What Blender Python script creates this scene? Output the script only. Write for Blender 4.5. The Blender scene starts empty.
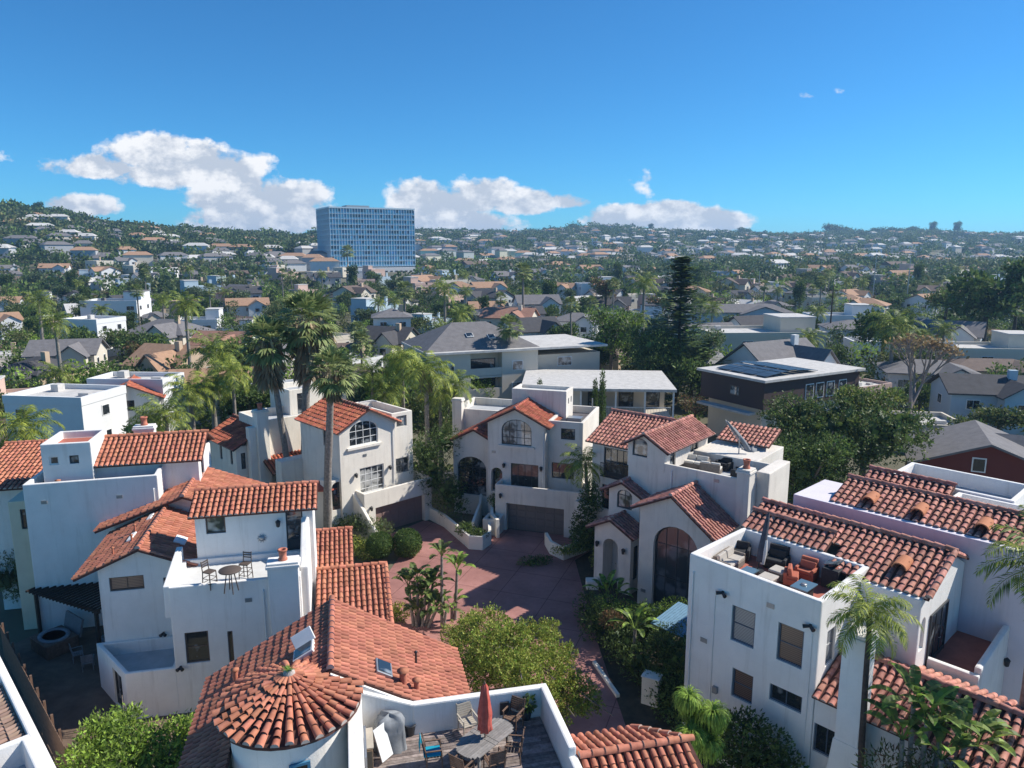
import bpy, bmesh, math, random
import numpy as np
from mathutils import Vector, Matrix
from mathutils.geometry import tessellate_polygon
random.seed(7)
rng = np.random.default_rng(11)
PI = math.pi
sc = bpy.context.scene
COL = sc.collection
# ------------------------------------------------------------ camera geometry
CF, CH = 730.0, 22.0
TH = math.atan(134 / CF); CC, CS = math.cos(TH), math.sin(TH)
def at(px, py, z):
    """the point of the place at height z that the photo shows at px, py"""
    a = (px - 512) / CF; b = (384 - py) / CF
    d = (a, CC + b * CS, -CS + b * CC); t = (z - CH) / d[2]
    return (d[0] * t, d[1] * t, z)
# ------------------------------------------------------------ object helpers
def tag(o, label=None, cat=None, group=None, kind=None):
    if label: o['label'] = label
    if cat: o['category'] = cat
    if group: o['group'] = group
    if kind: o['kind'] = kind
    return o
def empty(name, loc, ang=0.0, label=None, cat=None, group=None):
    o = bpy.data.objects.new(name, None); COL.objects.link(o)
    o.location = loc; o.rotation_euler = (0, 0, math.radians(ang)); o.empty_display_size = .3
    return tag(o, label, cat, group)
def link(name, me, parent=None):
    o = bpy.data.objects.new(name, me); COL.objects.link(o)
    if parent: o.parent = parent
    return o
def copy_tree(o, parent=None):
    c = o.copy(); COL.objects.link(c); c.parent = parent
    for ch in o.children: copy_tree(ch, c)
    return c
class MB:
    def __init__(s): s.v = []; s.f = []; s.m = []; s.smooth = []
    def add(s, vs, fs, m=0, sm=False):
        b = len(s.v); s.v += [tuple(p) for p in vs]
        for f in fs: s.f.append(tuple(i + b for i in f)); s.m.append(m); s.smooth.append(sm)
        return s
    def box(s, x0, y0, z0, x1, y1, z1, m=0):
        v = [(x0,y0,z0),(x1,y0,z0),(x1,y1,z0),(x0,y1,z0),(x0,y0,z1),(x1,y0,z1),(x1,y1,z1),(x0,y1,z1)]
        return s.add(v, [(3,2,1,0),(4,5,6,7),(0,1,5,4),(1,2,6,5),(2,3,7,6),(3,0,4,7)], m)
    def obox(s, c, sx, sy, sz, rz=0, rx=0, ry=0, m=0):
        M = Matrix.Translation(c) @ Matrix.Rotation(rz,4,'Z') @ Matrix.Rotation(ry,4,'Y') @ Matrix.Rotation(rx,4,'X')
        v = [M @ Vector((x*sx/2, y*sy/2, z*sz/2)) for x,y,z in ((-1,-1,-1),(1,-1,-1),(1,1,-1),(-1,1,-1),(-1,-1,1),(1,-1,1),(1,1,1),(-1,1,1))]
        return s.add(v, [(3,2,1,0),(4,5,6,7),(0,1,5,4),(1,2,6,5),(2,3,7,6),(3,0,4,7)], m)
    def prism(s, foot, z0, z1, m=0):
        n = len(foot)
        v = [(x,y,z0) for x,y in foot] + [(x,y,z1) for x,y in foot]
        return s.add(v, [tuple(range(n-1,-1,-1)), tuple(range(n,2*n))] + [(i,(i+1)%n,n+(i+1)%n,n+i) for i in range(n)], m)
    def tube(s, p0, p1, r0, r1=None, n=8, m=0, cap=True, sm=True):
        r1 = r0 if r1 is None else r1
        p0, p1 = Vector(p0), Vector(p1); d = (p1-p0).normalized()
        a = d.orthogonal().normalized(); b = d.cross(a)
        v = []
        for p, r in ((p0,r0),(p1,r1)):
            for i in range(n):
                t = 2*PI*i/n; v.append(p + (a*math.cos(t) + b*math.sin(t))*r)
        s.add(v, [(i,(i+1)%n,n+(i+1)%n,n+i) for i in range(n)], m, sm)
        if cap: s.add(v[:n], [tuple(range(n-1,-1,-1))], m); s.add(v[n:], [tuple(range(n))], m)
        return s
    def path(s, pts, rs, n=8, m=0, sm=True):
        pts = [Vector(p) for p in pts]; v = []
        up = Vector((0.13,0.99,0.05))
        for k, p in enumerate(pts):
            d = (pts[min(k+1,len(pts)-1)] - pts[max(k-1,0)]).normalized()
            a = d.cross(up).normalized() if abs(d.dot(up)) < .95 else d.orthogonal().normalized(); b = d.cross(a)
            for i in range(n):
                t = 2*PI*i/n; v.append(p + (a*math.cos(t) + b*math.sin(t))*rs[k])
        f = []
        for k in range(len(pts)-1):
            for i in range(n): f.append((k*n+i, k*n+(i+1)%n, (k+1)*n+(i+1)%n, (k+1)*n+i))
        s.add(v, f, m, sm)
        s.add(v[:n], [tuple(range(n-1,-1,-1))], m); s.add(v[-n:], [tuple(range(n))], m)
        return s
    def lathe(s, c, prof, n=16, m=0, sm=True, sx=1, sy=1):
        v = []
        for r, z in prof:
            for i in range(n):
                t = 2*PI*i/n; v.append((c[0]+r*sx*math.cos(t), c[1]+r*sy*math.sin(t), c[2]+z))
        f = []
        for k in range(len(prof)-1):
            for i in range(n): f.append((k*n+i, k*n+(i+1)%n, (k+1)*n+(i+1)%n, (k+1)*n+i))
        s.add(v, f, m, sm)
        s.add(v[:n], [tuple(range(n-1,-1,-1))], m); s.add(v[-n:], [tuple(range(n))], m)
        return s
    def build(s, name, mats, parent=None, loc=None, bevel=0, segs=1):
        me = bpy.data.meshes.new(name); me.from_pydata(s.v, [], s.f)
        if not isinstance(mats, (list, tuple)): mats = [mats]
        for m in mats: me.materials.append(m)
        me.polygons.foreach_set('material_index', s.m); me.polygons.foreach_set('use_smooth', s.smooth)
        if bevel:
            bm = bmesh.new(); bm.from_mesh(me)
            bmesh.ops.bevel(bm, geom=bm.edges[:], offset=bevel, segments=segs, affect='EDGES', profile=.5)
            bm.to_mesh(me); bm.free()
        me.update()
        o = link(name, me, parent)
        if loc: o.location = loc
        return o
# ------------------------------------------------------------ materials
MATS = {}
def mat(name, col, rough=.8, var=.12, scale=3.0, spec=.3, bump=0.0, bscale=None, island=0.0, metal=0, col2=None, trans=0, dirt=0):
    if name in MATS: return MATS[name]
    m = bpy.data.materials.new(name); m.use_nodes = True; nt = m.node_tree; N = nt.nodes; L = nt.links
    b = N['Principled BSDF']; b.inputs['Roughness'].default_value = rough; b.inputs['Metallic'].default_value = metal
    b.inputs['Specular IOR Level'].default_value = spec
    tc = N.new('ShaderNodeTexCoord'); geo = N.new('ShaderNodeNewGeometry')
    no = N.new('ShaderNodeTexNoise'); no.inputs['Scale'].default_value = scale; no.inputs['Detail'].default_value = 6; no.inputs['Roughness'].default_value = .65
    L.new(tc.outputs['Object'], no.inputs['Vector'])
    r = N.new('ShaderNodeValToRGB'); L.new(no.outputs['Fac'], r.inputs['Fac'])
    c = np.array(col, float); c2 = np.array(col2, float) if col2 is not None else c
    lo = np.clip(c*(1-var), 0, 1); hi = np.clip(c2*(1+var), 0, 1)
    r.color_ramp.elements[0].position = .3; r.color_ramp.elements[1].position = .7
    r.color_ramp.elements[0].color = (*lo, 1); r.color_ramp.elements[1].color = (*hi, 1)
    out = r.outputs['Color']
    if island:
        hs = N.new('ShaderNodeHueSaturation'); mr = N.new('ShaderNodeMapRange')
        L.new(geo.outputs['Random Per Island'], mr.inputs['Value'])
        mr.inputs['To Min'].default_value = 1-island; mr.inputs['To Max'].default_value = 1+island
        L.new(mr.outputs['Result'], hs.inputs['Value']); L.new(out, hs.inputs['Color'])
        mr2 = N.new('ShaderNodeMapRange'); wn = N.new('ShaderNodeMath'); wn.operation = 'FRACT'
        mu = N.new('ShaderNodeMath'); mu.operation = 'MULTIPLY'; mu.inputs[1].default_value = 17.3
        L.new(geo.outputs['Random Per Island'], mu.inputs[0]); L.new(mu.outputs[0], wn.inputs[0]); L.new(wn.outputs[0], mr2.inputs['Value'])
        mr2.inputs['To Min'].default_value = .5-.025*island; mr2.inputs['To Max'].default_value = .5+.03*island
        L.new(mr2.outputs['Result'], hs.inputs['Hue']); out = hs.outputs['Color']
    if dirt:
        n2 = N.new('ShaderNodeTexNoise'); n2.inputs['Scale'].default_value = 1.0; n2.inputs['Detail'].default_value = 8; n2.inputs['Roughness'].default_value = .7
        mp = N.new('ShaderNodeMapping'); mp.inputs['Scale'].default_value = (2.6, 2.6, .22)
        L.new(tc.outputs['Object'], mp.inputs['Vector']); L.new(mp.outputs['Vector'], n2.inputs['Vector'])
        rr = N.new('ShaderNodeMapRange'); rr.inputs['From Min'].default_value = .53; rr.inputs['From Max'].default_value = .8
        rr.inputs['To Min'].default_value = 0; rr.inputs['To Max'].default_value = dirt; L.new(n2.outputs['Fac'], rr.inputs['Value'])
        mx = N.new('ShaderNodeMix'); mx.data_type = 'RGBA'; L.new(rr.outputs['Result'], mx.inputs[0]); L.new(out, mx.inputs[6])
        mx.inputs[7].default_value = (*(c*np.array([.5,.46,.4])), 1); out = mx.outputs[2]
    L.new(out, b.inputs['Base Color'])
    if bump:
        nb = N.new('ShaderNodeTexNoise'); nb.inputs['Scale'].default_value = bscale or scale*8; nb.inputs['Detail'].default_value = 3
        L.new(tc.outputs['Object'], nb.inputs['Vector'])
        bu = N.new('ShaderNodeBump'); bu.inputs['Strength'].default_value = bump; bu.inputs['Distance'].default_value = .02
        L.new(nb.outputs['Fac'], bu.inputs['Height']); L.new(bu.outputs['Normal'], b.inputs['Normal'])
    if trans:
        tr = N.new('ShaderNodeBsdfTranslucent'); ad = N.new('ShaderNodeMixShader'); ad.inputs[0].default_value = trans
        L.new(out, tr.inputs['Color']); L.new(b.outputs[0], ad.inputs[1]); L.new(tr.outputs[0], ad.inputs[2])
        L.new(ad.outputs[0], N['Material Output'].inputs['Surface'])
    MATS[name] = m; return m
def glass_mat(name, dark=(.02,.025,.03), pale=(.25,.27,.28), sc_=1.3, thr=.55, rough=.04):
    """window panes: dark room or drawn curtain behind reflective glass"""
    if name in MATS: return MATS[name]
    m = mat(name, dark, rough=rough, var=0, spec=1.0); nt = m.node_tree
    r = next(n for n in nt.nodes if n.type == 'VALTORGB')
    no = next(n for n in nt.nodes if n.type == 'TEX_NOISE'); no.inputs['Scale'].default_value = sc_; no.inputs['Detail'].default_value = 2
    r.color_ramp.elements[0].color = (*dark, 1); r.color_ramp.elements[1].color = (*pale, 1)
    r.color_ramp.elements[0].position = thr; r.color_ramp.elements[1].position = thr+.12
    return m
stucco = mat('white_stucco', (.80,.77,.725), .92, .08, .5, .15, .5, 22, dirt=.45)
stuccoD = mat('cool_white_stucco', (.78,.755,.72), .92, .08, .5, .15, .5, 22, dirt=.42)
stuccoA = mat('cream_stucco', (.82,.76,.66), .92, .08, .5, .15, .5, 22, dirt=.5)
stuccoC = mat('grey_cream_stucco', (.70,.645,.57), .92, .1, .5, .15, .5, 22, dirt=.6)
lilac = mat('lilac_stucco', (.68,.635,.68), .9, .05, .8, .2, .25, 30, dirt=.2)
yellowst = mat('pale_yellow_stucco', (.62,.57,.43), .9, .06, 1, .2, .2, 30, dirt=.3)
tileA = mat('orange_terracotta', (.43,.145,.08), .78, .15, 2.5, .3, .2, 40, island=.2, col2=(.50,.20,.125))
tileF = mat('weathered_terracotta', (.39,.14,.09), .8, .15, 1.2, .3, .3, 40, island=.17, col2=(.50,.19,.12))
tileD = mat('pink_maroon_terracotta', (.36,.125,.09), .75, .25, 2.5, .35, .2, 40, island=.24, col2=(.52,.24,.18))
tileB = mat('red_terracotta', (.40,.11,.06), .8, .2, 2.5, .3, .2, 40, island=.28, col2=(.46,.14,.08))
under = mat('roof_underlay', (.10,.045,.035), .95, .3, 4)  # underlay darkened: shade between the tile columns is painted into its colour
mortar = mat('mortar', (.42,.36,.32), .95, .2, 5)
wood_dk = mat('dark_wood', (.06,.04,.03), .8, .3, 6)
fr_dark = mat('dark_bronze_frame', (.05,.055,.06), .5, .1)
fr_blue = mat('slate_blue_frame', (.07,.10,.14), .5, .1)
fr_brown = mat('brown_frame', (.13,.09,.07), .6, .1)
fr_white = mat('white_frame', (.75,.75,.73), .5, .05)
fr_sky = mat('bright_blue_frame', (.06,.20,.33), .6, .15)
pane = glass_mat('window_glass'); pane_c = glass_mat('curtained_glass', (.05,.055,.06), (.42,.42,.40), 1.1, .45)
def blinds_mat(name, c0, c1, freq=26):
    m = mat(name, c0, .25, .1, 2, .6); nt = m.node_tree; b = nt.nodes['Principled BSDF']
    tc = nt.nodes.new('ShaderNodeTexCoord'); w = nt.nodes.new('ShaderNodeTexWave'); w.bands_direction = 'Z'; w.inputs['Scale'].default_value = freq/ (2*PI) *1.2
    w.inputs['Distortion'].default_value = .4
    nt.links.new(tc.outputs['Object'], w.inputs['Vector'])
    mx = nt.nodes.new('ShaderNodeMix'); mx.data_type = 'RGBA'; nt.links.new(w.outputs['Fac'], mx.inputs[0])
    mx.inputs[6].default_value = (*c0,1); mx.inputs[7].default_value = (*c1,1); nt.links.new(mx.outputs[2], b.inputs['Base Color']); return m
pane_b = blinds_mat('blinds_glass', (.10,.11,.12), (.34,.35,.36)); pane_br = blinds_mat('brown_blinds_glass', (.06,.04,.035), (.20,.12,.09), 20)
deckgrey = mat('grey_deck_coating', (.42,.43,.44), .85, .12, 1.2, dirt=.3)
deckpale = mat('pale_deck_coating', (.62,.61,.58), .85, .08, 1.2, dirt=.3)
deckdark = mat('dark_roof_felt', (.12,.11,.115), .95, .25, 1.5)
deckred = mat('red_tile_deck', (.40,.13,.09), .7, .15, 2)
metal_dk = mat('black_iron', (.025,.025,.028), .5, .1, spec=.5)
metal_gr = mat('grey_metal', (.35,.36,.37), .4, .1, metal=.6)
brownwood = mat('weathered_brown_wood', (.16,.10,.07), .8, .3, 5)
# ------------------------------------------------------------ polygon helpers
def inset(poly, t):
    n = len(poly); out = []
    for i in range(n):
        p0, p1, p2 = Vector(poly[i-1]).to_2d(), Vector(poly[i]).to_2d(), Vector(poly[(i+1)%n]).to_2d()
        d1 = (p1-p0).normalized(); d2 = (p2-p1).normalized()
        n1 = Vector((-d1.y, d1.x)); n2 = Vector((-d2.y, d2.x))
        k = 1 + n1.dot(n2); out.append(tuple(p1 + (n1+n2)*(t/max(k,.2))))
    return out
def rect(u0, v0, u1, v1): return [(u0,v0),(u1,v0),(u1,v1),(u0,v1)]
def block_bm(foot, z0, z1, deck=None, t=.24, bevel=.05, tops=None):
    """a closed stucco volume; deck = height of the sunken roof floor; tops = height per corner"""
    n = len(foot); bm = bmesh.new(); T = tops or [z1]*n
    b = [bm.verts.new((x,y,z0)) for x,y in foot]; c = [bm.verts.new((x,y,T[i])) for i,(x,y) in enumerate(foot)]
    bm.faces.new(b[::-1])
    for i in range(n): bm.faces.new((b[i], b[(i+1)%n], c[(i+1)%n], c[i]))
    if deck is None: bm.faces.new(c)
    else:
        ins = inset(foot, t)
        d = [bm.verts.new((x,y,T[i])) for i,(x,y) in enumerate(ins)]; e = [bm.verts.new((x,y,deck)) for x,y in ins]
        for i in range(n):
            j = (i+1)%n
            bm.faces.new((c[i],c[j],d[j],d[i])); bm.faces.new((d[i],d[j],e[j],e[i]))
        bm.faces.new(e)
    bmesh.ops.recalc_face_normals(bm, faces=bm.faces)
    if bevel:
        bmesh.ops.bevel(bm, geom=[ed for ed in bm.edges if max(v.co.z for v in ed.verts) > z0+.2], offset=bevel, segments=2, affect='EDGES', profile=.6)
    return bm
def outline(w, h, arch=0, n=10):
    """window outline in (s, z), origin bottom centre"""
    p = [(-w/2,0),(w/2,0),(w/2,h-arch)]
    if arch: p += [(w/2*math.cos(PI*i/n), h-arch+arch*math.sin(PI*i/n)) for i in range(1,n)]
    p.append((-w/2,h-arch)); return p
class House:
    """walls are built of closed blocks with real openings, all in the house's own frame"""
    def __init__(s, name, loc, ang, label, cat='house', group=None, wall=None, detail=True):
        s.root = empty(name, (loc[0], loc[1], loc[2] if len(loc) > 2 else 0), ang, label, cat, group)
        s.wall = wall or stucco; s.blocks = []; s.cuts = []; s.ang = ang
    def block(s, foot, z0, z1, deck=None, floor=None, **k):
        s.blocks.append((block_bm(foot, z0, z1, deck, **k), []))
        if deck is not None and floor is not None:
            MB().prism(inset(foot, k.get('t', .24)-.01), deck-.02, deck+.015).build('roof_deck', floor, s.root)
        return len(s.blocks)-1
    def opening(s, bi, u, v, a, w, z0, z1, arch=0, kind='window', depth=.16, frame=None, glass=None, nx=2, ny=2, fw=.07, sill=False, label=None):
        """an opening in block bi, centred at (u, v) on a wall running along angle a, facing its right-hand side"""
        a = math.radians(a); d = Vector((math.cos(a), math.sin(a), 0)); o = Vector((math.sin(a), -math.cos(a), 0)); c = Vector((u, v, z0))
        P = outline(w, z1-z0, arch)
        if bi is not None:
            cut = MB(); n = len(P)
            vs = [c + d*x + Vector((0,0,z)) + o*.3 for x,z in P] + [c + d*x + Vector((0,0,z)) - o*depth for x,z in P]
            cut.add(vs, [tuple(range(n)), tuple(range(2*n-1,n-1,-1))] + [(i,n+i,n+(i+1)%n,(i+1)%n) for i in range(n)])
            s.blocks[bi][1].append(cut)
        else: depth = 0
        back = c - o*(depth - .005)
        def pt(x, z, q): return back + d*x + Vector((0,0,z)) + o*q
        if kind == 'hole': return
        fm = MB(); I = inset(P, fw); n = len(P)
        g = .002
        Po = inset(P, g)
        vs = [pt(x,z,.0) for x,z in Po] + [pt(x,z,.07) for x,z in Po] + [pt(x,z,.07) for x,z in I] + [pt(x,z,0) for x,z in I]
        fm.add(vs, [(n+i,n+(i+1)%n,2*n+(i+1)%n,2*n+i) for i in range(n)] + [(2*n+i,2*n+(i+1)%n,3*n+(i+1)%n,3*n+i) for i in range(n)] + [(i,(i+1)%n,n+(i+1)%n,n+i) for i in range(n)])
        H = z1-z0; iw = w/2-fw
        def bar(x0, z0_, x1, z1_):
            v8 = [pt(x,z,q) for q in (.02,.055) for x,z in ((x0,z0_),(x1,z0_),(x1,z1_),(x0,z1_))]
            fm.add(v8, [(0,1,2,3),(7,6,5,4),(0,4,5,1),(1,5,6,2),(2,6,7,3),(3,7,4,0)])
        for i in range(1, nx):
            x = -w/2 + w*i/nx; top = H-fw if not arch else H-arch+arch*math.sqrt(max(0,1-(2*x/w)**2))-fw*.8
            bar(x-.02, fw, x+.02, top)
        for j in range(1, ny): zz = (H-arch)*j/ny if not arch else (H-arch)*j/(ny-1) if ny > 1 else 0; bar(-iw, zz-.02, iw, zz+.02)
        if kind == 'door':
            bar(-iw, fw, iw, fw+.22)
        fo = fm.build(kind, frame or fr_dark, s.root)
        if label: fo['label'] = label
        pm = MB(); I2 = inset(P, fw*.5); pm.add([pt(x,z,.03) for x,z in I2], [tuple(range(len(I2)))])
        pm.build('pane' , glass or pane, fo)
        if kind == 'door':
            hm = MB(); hm.tube(pt(.06,1.0,.07), pt(.06,1.0,.12), .02); hm.tube(pt(.06,1.0,.12), pt(.18,1.0,.12), .015); hm.build('handle', metal_gr, fo)
        if sill:
            sm_ = MB(); cc = c + o*.06; q = [cc + d*x + Vector((0,0,z)) + o*y for x,y,z in [(-w/2-.25,-.1,-.22),(w/2+.25,-.1,-.22),(w/2+.25,.12,-.22),(-w/2-.25,.12,-.22),(-w/2-.25,-.1,-.04),(w/2+.25,-.1,-.04),(w/2+.25,.12,-.04),(-w/2-.25,.12,-.04)]]
            sm_.add(q, [(0,1,2,3),(7,6,5,4),(0,4,5,1),(1,5,6,2),(2,6,7,3),(3,7,4,0)]).build('sill', s.wall, fo)
        return fo
    def garage(s, bi, u, v, a, w, z0, z1, m, rows=4):
        a = math.radians(a); d = Vector((math.cos(a), math.sin(a), 0)); o = Vector((math.sin(a), -math.cos(a), 0)); c = Vector((u, v, z0))
        s.opening(bi, u, v, math.degrees(a), w, z0, z1, 0, 'hole', depth=.45)
        g = MB(); h = (z1-z0)/rows
        for j in range(rows):
            for i in range(6):
                x0 = -w/2+.01 + (w-.02)*i/6; x1 = x0 + (w-.02)/6
                for (e, q) in ((.0,.0),(.07,.03)):
                    p = [c + d*x + Vector((0,0,zz)) + o*(y-.42) for y in (0,.02+q) for x,zz in ((x0+e+.004,j*h+.008+e),(x1-e-.004,j*h+.008+e),(x1-e-.004,(j+1)*h-e),(x0+e+.004,(j+1)*h-e))]
                    g.add(p, [(0,1,2,3),(7,6,5,4),(0,4,5,1),(1,5,6,2),(2,6,7,3),(3,7,4,0)])
        g.build('garage_door', m, s.root)
    def finish(s):
        verts = []; faces = []; 
        out = bmesh.new()
        for bm, cuts in s.blocks:
            me = bpy.data.meshes.new('tmp'); bm.to_mesh(me); bm.free()
            if cuts:
                ob = link('tmp_wall', me); C = MB()
                for c in cuts: C.add(c.v, c.f)
                co = C.build('tmp_cut', s.wall)
                cb = bmesh.new(); cb.from_mesh(co.data); bmesh.ops.recalc_face_normals(cb, faces=cb.faces); cb.to_mesh(co.data); cb.free()
                md = ob.modifiers.new('b', 'BOOLEAN'); md.operation = 'DIFFERENCE'; md.object = co; md.solver = 'EXACT'; md.use_self = True
                dg = bpy.context.evaluated_depsgraph_get(); dg.update()
                m2 = bpy.data.meshes.new_from_object(ob.evaluated_get(dg))
                bpy.data.objects.remove(ob); bpy.data.objects.remove(co)
                if len(m2.polygons) > 4: me = m2
            out.from_mesh(me)
        me = bpy.data.meshes.new('wall'); out.to_mesh(me); out.free(); me.materials.clear(); me.materials.append(s.wall)
        for p in me.polygons: p.material_index = 0
        link('wall', me, s.root)
    def lamp(s, u, v, a, z):
        a = math.radians(a); d = Vector((math.cos(a), math.sin(a), 0)); o = Vector((math.sin(a), -math.cos(a), 0)); c = Vector((u, v, z))
        m = MB(); m.obox(c+o*.03, .14,.05,.2, a); m.tube(c+o*.02, c+o*.17, .018)
        m.lathe(c+o*.18, [(.03,-.22),(.09,-.18),(.12,.06),(.14,.09),(.02,.2)], 6, sm=False); m.build('wall_lamp', metal_dk, s.root)
    def roof(s, polys, m, caps=(), pitch=.28, name='roof', thick=.10, course=.40, lod=5):
        r = MB()
        for P in polys: tile_poly(r, [Vector(p) for p in P], pitch, thick, course, lod)
        for c in caps: ridge_caps(r, Vector(c[0]), Vector(c[1]))
        return r.build(name, [m, under, mortar], s.root)
def tile_poly(r, P, pitch=.28, thick=.10, course=.40, lod=5):
    nrm = Vector((0,0,0))
    for i in range(len(P)): a, b = P[i], P[(i+1)%len(P)]; nrm += a.cross(b)
    nrm.normalize()
    if nrm.z < 0: P = P[::-1]; nrm = -nrm
    up = Vector((0,0,1)) - nrm*nrm.z
    up.normalize(); side = up.cross(nrm).normalized()
    o = P[0]; S = [((p-o).dot(side), (p-o).dot(up)) for p in P]; n = len(P)
    lowv = [p - nrm*thick for p in P]
    r.add(P + lowv, [tuple(range(n)), tuple(range(2*n-1,n-1,-1))] + [(i,n+i,n+(i+1)%n,(i+1)%n) for i in range(n)], 1)
    s0, s1 = min(q[0] for q in S), max(q[0] for q in S)
    k = max(1, round((s1-s0)/pitch)); st = (s1-s0)/k
    for i in range(k):
        u = s0 + st*(i+.5)
        xs = []
        for j in range(n):
            (a0,b0),(a1,b1) = S[j], S[(j+1)%n]
            if (a0-u)*(a1-u) < 0: xs.append(b0 + (b1-b0)*(u-a0)/(a1-a0))
        xs.sort()
        for q in range(0, len(xs)-1, 2):
            lo, hi = xs[q], xs[q+1]
            if hi-lo < .1: continue
            lo -= .04
            nc = max(1, round((hi-lo)/course)); L = (hi-lo)/nc
            for c in range(nc):
                v0 = lo + c*L; v1 = min(v0 + L*1.10, hi+.02)
                j1, j2, j3 = random.uniform(-.014,.014), random.uniform(-.014,.014), random.uniform(0,.012) + (.03 if random.random() < .025 else 0)
                rr0, rr1 = pitch*.37, pitch*.31
                vs = []
                for (vv, rr, lift, jj) in ((v0, rr0, .035+j3, j1),(v1, rr1, .004, j2)):
                    for t in range(lod+1):
                        th = PI*t/lod
                        vs.append(o + side*(u+jj - rr*math.cos(th)) + up*vv + nrm*(lift-.01 + rr*.85*math.sin(th)))
                r.add(vs, [(t, t+1, lod+2+t, lod+1+t) for t in range(lod)], 0, True)
                if c == 0: r.add(vs[:lod+1], [tuple(range(lod+1))], 2)
def ridge_caps(r, a, b, rad=.13, L=.42):
    d = b-a; n = max(1, round(d.length/L)); e = d.normalized(); s = e.cross(Vector((0,0,1))).normalized(); up = s.cross(e)
    for i in range(n):
        p0 = a + d*(i/n); p1 = a + d*min(1.01,(i+1.12)/n); vs = []
        for p, rr, l in ((p0, rad, .03),(p1, rad*.85, 0)):
            for t in range(7):
                th = -.25 + (PI+.5)*t/6; vs.append(p - s*rr*math.cos(th) + up*(rr*math.sin(th)+l+.02))
        r.add(vs, [(t,t+1,8+t,7+t) for t in range(6)], 0, True); r.add(vs[:7], [tuple(range(7))], 2)
def gable_ends(u0, u1, v0, v1, ze, zr, over=.3, ridge=None):
    """two slopes with the ridge along v; returns polys and cap"""
    um = (u0+u1)/2 if ridge is None else ridge
    k0 = (zr-ze)/(um-u0); k1 = (zr-ze)/(u1-um)
    a = [(u0-over, v0, ze-k0*over),(um, v0, zr),(um, v1, zr),(u0-over, v1, ze-k0*over)]
    b = [(u1+over, v0, ze-k1*over),(u1+over, v1, ze-k1*over),(um, v1, zr),(um, v0, zr)]
    return [a, b], [((um, v0-.05, zr+.02),(um, v1, zr+.02))]
def gable_block(h, u0, v0, u1, v1, z0, ze, zr, ridge=None, ze1=None):
    """block with gabled top, ridge along v (for cutting windows in the gable wall)"""
    um = (u0+u1)/2 if ridge is None else ridge; bm = bmesh.new()
    f = [(u0,z0),(u1,z0),(u1,ze if ze1 is None else ze1),(um,zr),(u0,ze)]
    a = [bm.verts.new((u,v0,z)) for u,z in f]; b = [bm.verts.new((u,v1,z)) for u,z in f]
    bm.faces.new(a); bm.faces.new(b[::-1])
    for i in range(5): bm.faces.new((a[i], b[i], b[(i+1)%5], a[(i+1)%5]))
    bmesh.ops.recalc_face_normals(bm, faces=bm.faces)
    h.blocks.append((bm, [])); return len(h.blocks)-1
def chimney(h, u0, v0, u1, v1, z0, z1, pot=True, name='chimney'):
    m = MB(); m.box(u0,v0,z0,u1,v1,z1-.28); 
    m.box(u0-.07,v0-.07,z1-.28,u1+.07,v1+.07,z1-.12); m.box(u0-.02,v0-.02,z1-.12,u1+.02,v1+.02,z1)
    c = m.build(name, h.wall, h.root, bevel=.03, segs=2)
    if pot:
        cu, cv = (u0+u1)/2, (v0+v1)/2
        MB().lathe((cu,cv,z1-.01), [(.22,0),(.22,.1),(.17,.14),(.19,.45),(.23,.48),(.23,.55),(.15,.55),(.14,.3)], 14).build('chimney_pot', tileA, c)
    return c
# ============================================================ NEAR HOUSES
def prism_part(h, name, foot, z0, z1, m, bevel=.03):
    return MB().prism(foot, z0, z1).build(name, m, h.root, bevel=bevel)
# ---- house with the roof deck and bistro table (left)
B = House('house', (-16.04,31.76), 13, 'white house with a small roof deck holding a bar table and two stools')
i = B.block(rect(0,0,5.95,3.3), 0, 6.5, deck=6.18, floor=deckpale)
B.opening(i, 1.05, 0, 0, 1.05, 2.55, 4.15, frame=fr_brown, glass=pane, nx=1, ny=2)
B.opening(i, 2.55, 0, 0, .24, 2.3, 4.0, frame=fr_brown, nx=1, ny=1)
B.block(rect(5.9,.5,6.3,3.3), 0, 7, tops=[6.7,6.7,8.3,8.3], bevel=.08)
B.block(rect(-.24,.05,.06,3.3), 5.0, 7, tops=[6.55,6.55,7.2,7.2], bevel=.05)
j = B.block(rect(.72,3.25,6.5,5.35), 0, 9, tops=[8.8,8.8,9.4,9.4], bevel=.02)
B.opening(j, 1.7, 3.25, 0, .95, 7.75, 8.7, frame=fr_brown, glass=pane_c, nx=1, ny=1)
B.opening(j, 5.55, 3.25, 0, .85, 6.25, 8.65, kind='door', frame=fr_dark, glass=pane, nx=1, ny=3)
B.lamp(4.75, 3.25, 0, 8.1)
o = MB(); o.lathe((0,0,0), [(.02,0),(.16,.01),(.16,.04),(.02,.05)], 12)
for k in range(10):
    a = k*PI/5; o.tube((.15*math.cos(a),.15*math.sin(a),.025),(.25*math.cos(a),.25*math.sin(a),.025),.02,.008,5)
o = o.build('sun_ornament', metal_gr, B.root); o.location = (3.9,3.235,7.3); o.rotation_euler = (PI/2,0,0)
B.roof([[(.45,2.95,8.78),(6.75,2.95,8.78),(6.75,5.1,9.5),(.45,5.1,9.5)]], tileA, [((.45,5.1,9.5),(6.75,5.1,9.5))])
chimney(B, 4.45,-.2,5.88,.62, 0, 7.3)
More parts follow.
